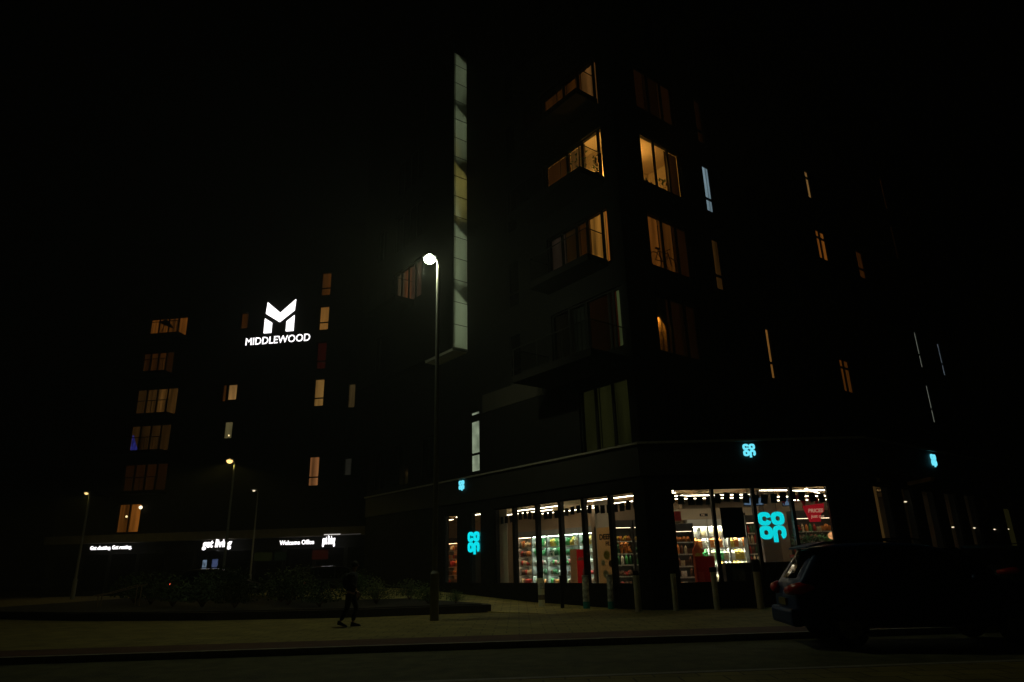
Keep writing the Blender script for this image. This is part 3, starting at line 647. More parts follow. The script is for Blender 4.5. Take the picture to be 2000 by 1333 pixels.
# left facade
holesL = []; specL = []
def L_(s0, s1, z0, z1, cuts=(), bars=(), **k): holesL.append((s0, s1, z0, z1)); specL.append((s0, s1, z0, z1, cuts, bars, k))
OLV = emat('olive_blind', (.62, .62, .16), .012, folds=1.5); RDC = am((1, .13, .03), .018, 9)
L_(.36, 2.95, 5.44, 7.9, (1.2, 2.1), (), lit=[OLV, OLV, OLV])
L_(.1, 4.35, 9.1, 11.5, (.42, .82, 1.05, 2.3, 3.3), (), lit=[emat('greenish_blind', (.55, .6, .28), .16, folds=1), emat('greenish_dim_blind', (.45, .55, .2), .12, folds=1), RDC, am(ORG, .004), None, am((.5, .4, .2), .003)])
L_(.72, 4.4, 12.68, 15.1, (1.1, 1.95, 2.6, 3.5), (), lit=[am(ORG, .22, 3), am((1, .4, .06), .24, 3), am(ORG, .03, 4), am(WARM, .018, 4), am((.5, .3, .2), .03)])
L_(.72, 4.4, 16.3, 18.85, (1.0, 1.95, 2.9), (), room=(WALLP, 75, (1, .48, .1), 1.7, 17.5, 1.25), lit=['open', 'open', am(WARM, .1, 4), am(ORG, .035, 4)])
L_(.72, 4.4, 20.0, 22.5, (1.0, 1.95, 2.9), (), lit=[am((1, .4, .1), .1, 4), am((1, .4, .1), .1, 3), am(ORG, .045, 4), am(ORG, .035, 4)])
L_(.72, 4.4, 23.8, 26.2, (1.95, 2.9), ()); L_(.72, 4.4, 27.4, 29.8, (1.95, 2.9), ())
for z in (9.1, 12.68, 16.5, 20.16, 23.8, 27.4): L_(6.4, 7.2, z, z+2.3, (), (z+.7,))
L_(9.62, 10.38, 5.58, 8.45, (), (6.42,), lit=[emat('stair_window', (.75, .85, .6), .42, noise=1.2)])
for s0 in (13.6, 16.2, 18.9): L_(s0, s0+1.4, 5.7, 7.9, (s0+.7,), ())
wall('wall', FL, 0, 21, ZF, TOP, holesL+[(10.9, 13.25, 11.7, 29.2)], DARK, tower)
for s0, s1, z0, z1, cuts, bars, k in specL: window(FL, s0, s1, z0, z1, tower, cuts, bars, fw=.06, o=-.1 if s1-s0 > 1 else -.02, **k)
MB().fbox(FL, 9.62, 10.38, -.12, -.02, 7.95, 8.28).build('spandrel', FRAME, tower)
poly = [FL(20.9, -.3, 0), FL(.1, -.3, 0), FR(.3, -.3, 0), FR(32.9, -.3, 0), FR(32.9, -26, 0)]
MB().prism([(p.x, p.y) for p in poly], TOP-.3, TOP-.05).build('roof', SLABM, tower)
MB().fbox(FL, 5.0, 9.3, .0, .06, 8.2, 9.05).build('stone_band', PANEL, tower)
MB().fbox(FL, 20.7, 21, -26, -.301, ZF, TOP).build('wall', DARK, tower)
# projecting wing left of the lit stair tower
holesW = [(13.7, 16.9, 15.45, 17.75), (13.4, 14.25, 26.0, 28.0), (18, 19, 12.3, 14.3), (18, 19, 19.3, 21.3), (13.7, 16.9, 19.1, 21.4), (13.7, 16.9, 22.8, 25.1)]
wall('wing_wall', FL, 13.36, 21, 11.62, TOP, holesW, DARK, tower, .25, .88)
MB().fbox(FL, 10.66, 13.36, .84, .88, 11.62, TOP).build('wing_wall', DARK, tower)
MB().fbox(FL, 13.36, 21, .001, .62, 11.62, 11.75).build('wing_soffit', DARK, tower)
FLW = facade(P0-dR*.88, dL, -dR)
for h in holesW:
    k = {}
    if h[2] == 15.45: k = dict(lit=[am((.9, .42, .25), .035), am((.8, .4, .25), .04), am((1, .33, .12), .09), am((.8, .5, .25), .05)])
    if h[2] == 26.0: k = dict(lit=[am(ORG, .06, 4), None])
    window(FLW, h[0], h[1], h[2], h[3], tower, [h[0]+(h[1]-h[0])*q/4 for q in (1, 2, 3)] if h[1]-h[0] > 2 else [(h[0]+h[1])/2], (), **k)
# the frosted stair glazing, lit from inside by a lamp on each landing
def FS(u, v, z): return FL(10.6-v, u, z)       # u: out from the wall, v: in front of the glazing
st = MB().fbox(FS, -.01, .86, -.03, -.0, 11.62, 29.2).build('stair_glazing', frosted(), tower)
mb = MB()
for k in range(15): mb.fbox(FS, 0, .87, .001, .012, 11.62+k*1.2+.0, 11.62+k*1.2+.035)
mb.fbox(FS, .74, .765, .001, .012, 11.62, 29.2); mb.fbox(FS, .0, .88, .001, .05, 11.5, 11.62); mb.fbox(FS, .84, .88, .001, .05, 11.62, 29.2)
mb.build('glazing_bar', mat('grey_bar', (.05, .05, .045), .6), st)
mb = MB()
for (o0, o1, s0, s1) in ((-2.2, -2.1, 10.8, 13.3), (.79, .82, 10.66, 13.3)): mb.fbox(FL, s0, s1, o0, o1, 11.62, 29.3)
mb.fbox(FL, 13.3, 13.355, -2.2, .8, 11.62, 29.3); mb.fbox(FL, 10.66, 13.3, -2.1, .79, 29.2, 29.3); mb.fbox(FL, 10.66, 13.3, -2.1, .79, 11.5, 11.62)
mb.build('stairwell', mat('stairwell_white', (.6, .6, .56), .9, 0, .05, 2), tower)
for k in range(5):
    z = 11.62+3.67*k
    mb = MB(); mb.fbox(FL, 10.82, 13.2, -2.1, .35, z+3.45, z+3.6)
    mb.fpoly(facade(FL(0, 0, 0), -dR, dL), [(-.3, z+2.2), (.78, z+3.1), (.78, z+3.45), (-.3, z+2.6)], 10.74, 11.1); mb.fbox(FL, 10.83, 11.6, -.2, .3, z+3.05, z+3.45)
    mb.build('stair_flight', SLABM, tower)
    c = (1, .74, .2) if k == 2 else (.92, 1, .66)
    light('stair_light', 'POINT', FL(12.75, .1, z+2.0), [62, 66, 38, 28, 22][k], c, tower, .15)
# balconies
def balcony(z, out, s0, s1, label=None, wires=True):
    b = MB().fbox(FL, s0, s1, 0.001, out, z-.28, z).build('balcony', SLABM, tower)
    mb = MB(); h = 1.1
    pts = [(s0+.04, .03), (s0+.04, out-.05), (s1-.04, out-.05), (s1-.04, .03)]
    for a, c in zip(pts, pts[1:]):
        mb.tube([FL(a[0], a[1], z+h), FL(c[0], c[1], z+h)], .022, 6)
        n = max(1, int(math.hypot(a[0]-c[0], a[1]-c[1])/1.1))
        for i in range(n+1): u = i/n; q = (a[0]+(c[0]-a[0])*u, a[1]+(c[1]-a[1])*u); mb.tube([FL(q[0], q[1], z), FL(q[0], q[1], z+h)], .018, 5)
    mb.build('railing', FRAME, b)
    g = MB()
    for a, c in zip(pts, pts[1:]): g.quad(FL(a[0], a[1], z+.08), FL(c[0], c[1], z+.08), FL(c[0], c[1], z+h-.05), FL(a[0], a[1], z+h-.05))
    g.build('glass_guard', glassmat('guard_glass', (.8, .8, .78), .35), b)
    return b
balcony(8.6, 1.96, .15, 4.6); balcony(12.75, 1.1, .85, 4.4); balcony(16.42, 1.34, .72, 5.3); balcony(20.24, 1.24, .75, 4.4); balcony(23.9, 1.24, .75, 4.4)
b = MB().fbox(FLW, 14.4, 17.6, .001, 1.2, 15.1, 15.38).build('balcony', SLABM, tower)
mb = MB(); mb.tube([FLW(14.4, 1.15, 16.4), FLW(17.6, 1.15, 16.4)], .02, 5); mb.tube([FLW(14.4, 1.15, 16.0), FLW(17.6, 1.15, 16.0)], .01, 5); mb.tube([FLW(14.4, 0, 16.4), FLW(14.4, 1.15, 16.4)], .02, 5)
for i in range(4): mb.tube([FLW(14.4+i*1.06, 1.15, 15.38), FLW(14.4+i*1.06, 1.15, 16.4)], .02, 5)
mb.build('railing', FRAME, b)
# things on sills and balconies
def leafy(name, base, h, n, spread, leaf, label, cat='plant', m=None):
    t = thing(name, base, label, cat); base = Vector(base)
    MB().tube([base, base+Vector((0, 0, .22))], [.1, .13], 8).build('pot', BLACK, t)
    mb = MB()
    for i in range(n):
        a = random.random()*6.28; r = random.random()*spread; c = base+Vector((r*math.cos(a), r*math.sin(a), .25+random.random()*(h-.25)))
        d = Vector((math.cos(a)*.6, math.sin(a)*.6, random.uniform(-.2, 1))).normalized()*leaf; u = d.cross(Vector((random.random(), random.random(), 1))).normalized()*leaf*.35
        mb.quad(c-d, c-u, c+d, c+u)
    mb.build('foliage', m or gm('dark green'), t)
    mb = MB()
    for i in range(5): a = random.random()*6.28; mb.tube([base+Vector((0, 0, .2)), base+Vector((spread*.6*math.cos(a), spread*.6*math.sin(a), h*.8))], .008, 4)
    mb.build('stem', gm('brown'), t); return t
leafy('potted_plant', FL(1.6, .6, 16.42), 1.5, 40, .45, .09, 'spindly dark plant on the balcony of the bright amber corner flat')
leafy('potted_plant', FL(.95, .15, 16.42), 1.1, 40, .14, .07, 'tall dark plant at the right end of the bright amber balcony')
leafy('potted_plant', FR(3.45, -.45, 16.5), .9, 40, .25, .09, 'small leafy plant on the sill of the bright amber side window')
for i, (s_, w_, h_) in enumerate(((2.45, .2, .85), (2.85, .24, .75))):
    t = thing('desk_chair', FR(s_, -.55, 16.3), ['pointed dark cushion shape in the bright amber side window, left one', 'pointed dark cushion shape in the bright amber side window, right one'][i], 'chair')
    MB().fpoly(FR, [(s_-w_*.6, 16.3), (s_-w_, 16.3+h_*.55), (s_-w_*.1+i*(-.1), 16.3+h_), (s_+w_, 16.3+h_*.5), (s_+w_*.6, 16.3)], -.6, -.5).build('backrest', BLACK, t)
    MB().fbox(FR, s_-w_*.6, s_+w_*.6, -.9, -.49, 16.25, 16.34).build('seat', BLACK, t)
# bicycle leaning inside the third-floor side window
t = thing('bicycle', FR(2.6, -.22, 12.72), 'dark bicycle leaning inside the dim orange side window', 'bicycle')
def wheel(s_, z_, r_):
    w_ = MB().tube([FR(s_+r_*math.cos(k*math.pi/12), -.2, z_+r_*math.sin(k*math.pi/12)) for k in range(25)], .018, 5).build('wheel', BLACK, t)
    mb = MB()
    for k in range(8): mb.tube([FR(s_, -.2, z_), FR(s_+r_*math.cos(k*.785), -.2, z_+r_*math.sin(k*.785))], .004, 3)
    mb.build('spokes', BLACK, w_)
wheel(2.12, 13.08, .34); wheel(3.1, 13.08, .34)
mb = MB()
for a, b_ in (((2.12, 13.08), (2.55, 13.1)), ((2.55, 13.1), (2.95, 13.5)), ((2.3, 13.52), (2.95, 13.55)), ((2.3, 13.6), (2.55, 13.1)), ((2.12, 13.08), (2.3, 13.5)), ((2.93, 13.65), (3.1, 13.08))): mb.tube([FR(a[0], -.2, a[1]), FR(b_[0], -.2, b_[1])], .018, 5)
mb.build('frame', BLACK, t)
MB().fbox(FR, 2.18, 2.42, -.24, -.16, 13.6, 13.65).build('saddle', BLACK, t)
MB().tube([FR(2.93, -.05, 13.72), FR(2.9, -.2, 13.7), FR(2.93, -.35, 13.72)], .014, 5).build('handlebar', BLACK, t)

# ------------------------------------------------------------ left apartment block
blk = thing('apartment_block', FB(-8, 0, 0), 'dark apartment block with stacked balconies far left of the tower', 'building')
G1 = [(-14.3, -10.6, 21.6, 23.4), (-14.5, -11.45, 18.2, 20.19), (-14.55, -10.6, 14.5, 16.85), (-14.6, -10.8, 11.4, 13.65), (-14.65, -10.6, 8.1, 10.35), (-14.6, -12.5, 4.8, 7.1)]
holesB = list(G1)
sm = [(-6.0, -5.1, 15.4, 16.8), (-5.95, -5.15, 12.1, 13.56), (-5.5, -4.75, 21.8, 23.3), (-6.5, -6.08, 15.3, 16.8),
      (1.85, 2.75, 24.3, 26.5), (1.85, 2.75, 21.1, 23.3), (1.85, 2.75, 17.6, 20.0), (1.85, 2.75, 14.4, 16.75), (1.85, 2.75, 11.2, 13.5), (1.85, 2.75, 7.9, 10.25),
      (4.85, 5.5, 14.1, 16.15), (4.85, 5.5, 8.6, 10.0), (4.85, 5.5, 11.3, 13.3), (4.85, 5.5, 17.3, 19.4)]
holesB += sm
wall('wall', FB, -20, 9, 0, 31, holesB, DARK, blk)
MB().fbox(FB, -20, 9, -12, -.3, 30.7, 30.9).build('roof', SLABM, blk)
MB().fbox(FB, -20.3, -20, -12, 0, 0, 31).build('wall', DARK, blk)
MB().fbox(FB, -20, 7.5, .001, 1.0, 4.0, 4.62).build('canopy', mat('canopy_panel', (.16, .14, .11), .8, 0, .15, 2), blk)
glow = [(.11, .08, .06, .12), (.015, .025, .035, .015), (.02, .04, .08, .05), (.02, .015, .025, .02), (.008, .012, .014, .008), (.08, .2)]
for i, h in enumerate(G1):
    n = 4 if i < 5 else 2
    cuts = [h[0]+(h[1]-h[0])*q/n for q in range(1, n)]
    lit = [am(WARM if i in (2, 3) else ORG, g, 3) for g in glow[i]]
    window(FB, *h, blk, cuts, (), lit=lit, fw=.06)
    if i < 5:
        b = MB().fbox(FB, h[0]-1.4, h[1]+.2, .001, 1.3, h[2]-.35, h[2]-.1).build('balcony', SLABM, blk)
        mb = MB(); mb.tube([FB(h[0]-1.4, 1.27, h[2]+.95), FB(h[1]+.2, 1.27, h[2]+.95)], .035, 5)
        for q in range(22): s_ = h[0]-1.4+(h[1]-h[0]+1.6)*q/21; mb.tube([FB(s_, 1.27, h[2]-.1), FB(s_, 1.27, h[2]+.95)], .03 if q % 5 == 0 else .012, 4)
        mb.build('railing', FRAME, b)
LS = {0: am((1, .5, .16), .24, 2), 1: am((.9, .7, .3), .13, 2), 2: am(ORG, .025, 3), 3: am(ORG, .04, 3), 4: am(ORG, .045, 3), 5: am(WARM, .2, 3), 6: am((1, .05, .03), .012, 3), 7: am((1, .5, .13), .17, 2), 9: am((1, .38, .13), .22, 2), 10: am((.9, .55, .2), .05, 14), 11: am((.9, .8, .6), .012, 14)}
for i, h in enumerate(sm):
    bars = (h[2]+.7,) if i >= 4 and i < 10 else ()
    k = dict(lit=[LS[i]]) if i in LS else {}
    window(FB, *h, blk, (), bars, fw=.06, **k)
MB().fpoly(FB, [(-14.5, 11.45), (-13.75, 11.45), (-14.15, 12.3), (-14.4, 12.9), (-14.5, 12.9)], -.29, -.27).build('screen_glow', emat('blue_screen_glow', (.1, .1, .8), .22, noise=2.5), blk)
# small bright lamps and objects in block windows
for i, (s_, z_, r_, nm) in enumerate([(-13.85, 6.1, .09, 'small warm lamp glowing in the lowest flat window, left pane'), (-13.5, 22.0, .08, 'small warm lamp on the topmost balcony of the left block'), (-5.5, 12.4, .07, 'small white table lamp in the lower small window of the left block')]):
    t = thing('table_lamp', FB(s_, -.25, z_-.3), nm, 'lamp')
    MB().ball(FB(s_, -.2, z_), r_, 8, 6, (1.6 if i == 1 else 1, 1, 1)).build('shade', emat('lamp_bulb', (1, .72, .35), 1.8), t)
    MB().tube([FB(s_, -.2, z_-.35), FB(s_, -.2, z_-.05)], .02, 5).build('stem', BLACK, t)
t = thing('patio_umbrella', FB(-12.3, .7, 21.5), 'folded parasol leaning on the topmost balcony of the left block', 'parasol')
MB().tube([FB(-12.6, .7, 21.5), FB(-12.2, .7, 22.7)], .03, 5).build('pole', BLACK, t)
MB().tube([FB(-12.9, .7, 22.75), FB(-12.2, .7, 22.7), FB(-11.4, .7, 22.1)], [.02, .28, .05], 8).build('canopy', BLACK, t)
# ground floor glazing of the block
def dimglass(s0, s1, z0, z1, m=None, cuts=()):
    w_ = MB().fbox(FB, s0, s1, .001, .03, z0, z1).build('shopfront', FRAME, blk)
    MB().fbox(FB, s0+.06, s1-.06, .031, .04, z0+.06, z1-.06).build('pane', m or DGLASS, w_)
for i in range(11): dimglass(-19.5+i*2.5, -19.5+i*2.5+2.3, .3, 3.2)
dimglass(-5.9, -5.1, 1.7, 3.3)
for i, (a, b_, z0, z1, m) in enumerate([(-6.4, -6.05, 1.5, 2.5, emat('pane_white', (.5, .7, .95), .22, noise=3)), (-5.6, -5.1, 1.5, 2.55, emat('pane_blue', (.25, .35, .75), .14, noise=3)), (-2.1, -.6, 2.3, 2.95, emat('pane_olive', (.45, .55, .1), .006)), (-.4, .6, 2.3, 2.95, emat('pane_green', (.3, .5, .2), .004)), (2.7, 4.0, 2.3, 3.0, emat('pane_red', (.9, .15, .08), .01))]):
    MB().fbox(FB, a, b_, .05, .06, z0, z1).build('lit_pane', m, blk)
# signs on the block
SWH = emat('sign_white', (1, .96, .97), 2.2)
ms = thing('building_sign', FB(-1.7, .1, 20.5), 'white lit letter M emblem over the word MIDDLEWOOD high on the left block', 'sign')
MB().fpoly(FB, [(-2.98, 24.05), (-3.05, 22.97), (-1.72, 21.55+.55), (-.42, 23.1), (-.36, 24.12), (-1.7, 22.95)], .02, .12).build('chevron', SWH, ms)
MB().fpoly(FB, [(-3.1, 23.55-1.0), (-2.42, 22.1), (-2.42, 21.2-.02), (-3.1, 21.2-.02)], .02, .12).build('leg', SWH, ms)
MB().fpoly(FB, [(-.38, 22.62), (-1.06, 22.1), (-1.06, 21.2), (-.38, 21.2)], .02, .12).build('leg', SWH, ms)
text('lettering', 'MIDDLEWOOD', FB, -1.78, 20.2, .94, SWH, ms, .03, .02, 0, 1, 'CENTER', .92)
t = thing('shop_sign', FB(-6.6, .9, 3.3), 'white brush lettered sign reading get living on the left block canopy', 'sign')
text('lettering', 'get living', FB, -5.95, 3.42, .82, SWH, t, 1.02, .02, .022, 1, sx=.82, shear=.12)
t = thing('shop_sign', FB(-16.5, .9, 3.3), 'white sign reading Get chatting. Get renting. at the far left of the canopy', 'sign')
text('lettering', 'Get chatting. Get renting.', FB, -15.7, 3.5, .4, SWH, t, 1.02, .02, .008, 1, sx=.88)
t = thing('shop_sign', FB(0, .9, 3.3), 'white sign reading Welcome Office under the canopy of the left block', 'sign')
text('lettering', 'Welcome Office', FB, .45, 3.42, .46, SWH, t, 1.02, .02, .006, 1, sx=.9)
t = thing('shop_sign', FB(4, .9, 3.3), 'white lettered sign squeezed at the right end of the block canopy', 'sign')
text('lettering', 'get living', FB, 3.9, 3.4, .85, SWH, t, 1.02, .02, .03, 1, sx=.33)
t = thing('light_strip', FB(4.3, .9, 4.0), 'thin white light bar under the canopy over the squeezed sign', 'light')
MB().fbox(FB, 4.0, 5.3, 1.0, 1.03, 4.05, 4.1).build('tube', emat('soft_white', (1, .95, .9), .8), t)
MB().fbox(FB, 5.3, 6.9, 1.0, 1.02, 4.03, 4.06).build('tube', emat('dim_white', (1, .95, .9), .06), t)

# ------------------------------------------------------------ street lamps
def street_lamp(x, y, h, r, ang, label, col, es, power, spot=150, lens=.16, glow=0):
    t = thing('street_lamp', (x, y, 0), label, 'street lamp', 'street lamps')
    c, s_ = math.cos(ang), math.sin(ang)
    MB().tube([(x, y, 0), (x, y, 1.3), (x, y, 1.38), (x, y, h-.25)], [r*1.75, r*1.75, r*1.1, r*.8], 20).build('pole', mat('pole_grey', (.3, .3, .28), .9, 0, .1, 3, spec=.1), t)
    MB().tube([(x, y, h-.26), (x+.05*c, y+.05*s_, h-.08), (x+.25*c, y+.25*s_, h)], r*.6, 8).build('arm', STEEL, t, smooth=True)
    hx, hy = x+.3*c, y+.3*s_
    MB().ball((hx, hy, h+.03), .27, 14, 8, (1, .62, .22)).build('lamp_head', STEEL, t, smooth=True)
    MB().ball((hx, hy, h-.05), lens, 12, 6, (1.15, 1.1, .95)).build('lens', emat('lamp_lens_'+label[:9], col, es), t, smooth=True)
    if glow: light('lamp_glow', 'POINT', (hx, hy, h-.3), glow, (.92, 1, .6), t, .12)  # extra point light hung under the lens, added for the halo
    if power: light('lamp_light', 'SPOT', (hx, hy, h-.14), power, (1, .8, .17), t, .1, (0, 0, 0), spot, .25)
    return t
street_lamp(-2.47, 21.24, 11.6, .075, math.pi+.2, 'tall grey street lamp with a blazing greenish white head beside the tower', (.86, 1, .68), 18, 640, 168, .18, glow=300)
street_lamp(-16.95, 41, 7.95, .07, math.pi+.1, 'warm white street lamp in front of the middle of the left block', (1, .6, .18), 2.2, 900, 165, .16)
street_lamp(-31.0, 50, 7.3, .08, math.pi-.2, 'small warm street lamp at the far left of the photo', (1, .66, .24), 1.6, 90, 165, .12)
street_lamp(-19.5, 52, 7.4, .06, math.pi+.2, 'faint small street lamp just right of the warm one, behind it', (1, .85, .55), 1.0, 0, 165, .09)
street_lamp(-35.9, 60, 9.8, .06, math.pi+.2, 'tiny dim street lamp farthest away at the left', (.9, .9, .8), .25, 0, 165, .1)
t = thing('wall_light', FB(-12.3, .1, 6.6), 'bright warm globe light beside the lowest left flat window', 'lamp')
MB().ball(FB(-12.35, .25, 6.75), .14, 10, 6).build('globe', emat('wall_globe', (1, .8, .5), 2.2), t, smooth=True)
MB().tube([FB(-12.35, .0, 6.9), FB(-12.35, .2, 6.9)], .03, 6).build('bracket', BLACK, t)

# ------------------------------------------------------------ bollards
def bollard(x, y, h, r, m, label, cap=0, bands=(), capw=1.3):
    t = thing('bollard', (x, y, 0), label, 'bollard', 'bollards in front of the shop')
    MB().tube([(x, y, 0), (x, y, h)], r, 14).build('post', m, t)
    if cap: MB().tube([(x, y, h), (x, y, h+cap*.9), (x, y, h+cap)], [r*capw, r*capw, r*.9], 12).build('cap', BLACK, t)
    for (z0, z1, bm_) in bands: MB().tube([(x, y, z0), (x, y, z1)], r+.004, 14, False).build('band', bm_, t)
    return t
BW = mat('bollard_cream', (.85, .83, .62), .6, 0, .12, 4); BGr = mat('bollard_grey', (.75, .7, .55), .6, 0, .15, 4); BT = mat('bollard_teal', (.03, .3, .32), .6); PR = mat('printed_wrap', (.5, .5, .45), .7, 0, .9, 7)
bollard(.83, 26.1, 1.02, .12, BW, 'broad cream wrapped bollard with black cap, leftmost by the shop', .22, [(.28, .45, mat('dark_print', (.2, .16, .12), .7, 0, .5, 12)), (.65, .85, PR)], .7)
bollard(1.52, 25.2, 1.05, .07, BLACK, 'slim black bollard right of the cream one', .06)
bollard(2.33, 24.9, 1.1, .115, PR, 'grey printed bollard with teal foot, left one of two', .0, [(0, .24, BT)])
bollard(3.13, 24.6, 1.1, .1, PR, 'grey printed bollard with teal foot, right one of two', .0, [(0, .24, BT)])
bollard(3.77, 22.9, 1.08, .1, BGr, 'pale grey bollard with black cap at the dark corner pier', .14, [], 1.0)
bollard(4.95, 22.9, 1.1, .085, BGr, 'plain pale bollard at the left edge of the front window', .0)
bollard(6.24, 22.9, 1.12, .09, BGr, 'pale bollard with black cap under the first bar of the front window', .16)
bollard(7.62, 22.9, 1.1, .11, mat('bollard_brown', (.7, .58, .4), .6, 0, .1, 4), 'thick brownish bollard with large black cap beside the parked car', .38, [], 1.1)

# ------------------------------------------------------------ planter and shrubs
pl = thing('planter_bed', (-8, 26, 0), 'long low dark planter wall with a pointed end toward the shop', 'planter')
pts = [(-.93, 24.45), (-5.0, 23.5), (-10.3, 23.9), (-15.5, 25.4), (-24, 30), (-22, 42), (-8, 38), (-3.3, 29), (-1.1, 25.2)]
MB().prism(pts, 0, .24).build('retaining_wall', mat('planter_steel', (.035, .025, .02), .8, .2, .3, 3), pl)
ins = [(p[0]*.97-.35, 26.5+(p[1]-26.5)*.9) for p in pts]
MB().prism(ins, .241, .27).build('soil', mat('soil', (.03, .022, .015), .95, 0, .3, 6, .5), pl)
LEAFM = [mat('shrub_leaf_%d' % i, c, .7, 0, .3, 3, spec=.2) for i, c in enumerate([(.08, .12, .035), (.1, .12, .045), (.07, .1, .05)])]
shr = []
for v in range(3):
    mb = MB()
    for i in range(900):
        a = random.random()*6.28; e = random.random()**.5; ph = random.random()*1.5
        c = Vector((e*math.cos(a)*math.cos(ph)*1.1, e*math.sin(a)*math.cos(ph)*.9, .25+e*math.sin(ph)*.85))*(.8+.4*random.random())
        d = Vector((random.gauss(0, 1), random.gauss(0, 1), random.gauss(.5, 1))).normalized()*.07; u = d.orthogonal().normalized()*.028
        mb.quad(c-d, c-u, c+d, c+u)
    fm = mb.mesh('foliage', LEAFM[v])
    mb = MB()
    for i in range(8): a = i*.785; mb.tube([(0, 0, 0), (.4*math.cos(a), .4*math.sin(a), .6)], [.02, .008], 4)
    shr.append((fm, mb.mesh('stem', gm('brown'))))
spots = [(-3.2, 25.6, .55), (-5.2, 26.4, .75), (-7.0, 25.4, .7), (-8.6, 27.0, .9), (-10.2, 26.0, .85), (-12.0, 27.4, 1.0), (-13.6, 28.4, .95), (-9.8, 29.8, 1.1), (-12.4, 31.4, 1.15), (-6.6, 29.6, .9), (-4.4, 29.2, .7), (-15.8, 31.0, 1.1), (-17.8, 33.4, 1.1), (-7.6, 33.2, 1.1), (-14.6, 35.0, 1.2), (-2.2, 25.4, .38), (-10.6, 34.6, 1.2)]
SD = ['lowest shrub but one near the pointed planter end', 'shrub directly behind the street lamp foot, left of it', 'shrub behind the walking person, right of them', 'shrub just left behind the walking person', 'front shrub near the middle of the planter', 'front shrub left of the planter middle', 'large front shrub toward the left end of the planter', 'second row shrub in the planter middle', 'second row shrub left of the planter middle', 'second row shrub behind the walking person', 'second row shrub behind the street lamp', 'rear shrub near the left end of the planter', 'leftmost shrub of the planter', 'rear shrub right of the planter middle', 'rear shrub under the get living sign', 'tiny shrub closest to the pointed planter end', 'rear shrub in the planter middle']
for i, (x, y, s_) in enumerate(spots):
    t = thing('shrub', (x, y, .26), 'dark leafy '+SD[i], 'shrub', 'shrubs in the planter')
    fm, sm_ = shr[i % 3]
    for nm, me in (('foliage', fm), ('stem', sm_)):
        o = bpy.data.objects.new(nm, me); COL.objects.link(o); o.parent = t
    t.scale = (s_*1.1, s_, s_); t.rotation_euler.z = i*1.3
# handrails of the ramp on the left
t = thing('ramp_handrail', (-16.6, 30, 0), 'pair of sloping metal handrails left of the planter', 'handrail')
for k in range(2):
    mb = MB(); mb.tube([(-17.4+k*.5, 29.4-k*.6, .72), (-16.9+k*.5, 29.6-k*.6, .8), (-15.9+k*.6, 30.2-k*.6, 1.12)], .022, 6)
    for q in ((-17.2, 29.45, .75), (-16.0, 30.1, 1.1)): mb.tube([(q[0]+k*.5, q[1]-k*.6, 0), (q[0]+k*.5, q[1]-k*.6, q[2])], .02, 6)
    mb.build('rail', mat('rail_steel', (.35, .25, .15), .4, .5), t)

# ------------------------------------------------------------ cars
PAINT = mat('dark_blue_paint', (.006, .035, .14), .4, .2, .1, 2, spec=.3, coat=.08)
BPAINT = mat('black_paint', (.006, .006, .007), .3, .3, .1, 2, coat=.6)
CGL = mat('car_glass', (.001, .001, .002), .05, 0, 0, spec=.18)
RUB = mat('tyre_rubber', (.008, .008, .008), .9, 0, .1, 6, spec=.1)
TAIL = mat('tail_lamp_red', (.7, .006, .006), .3, 0, .1, 3, coat=.6)
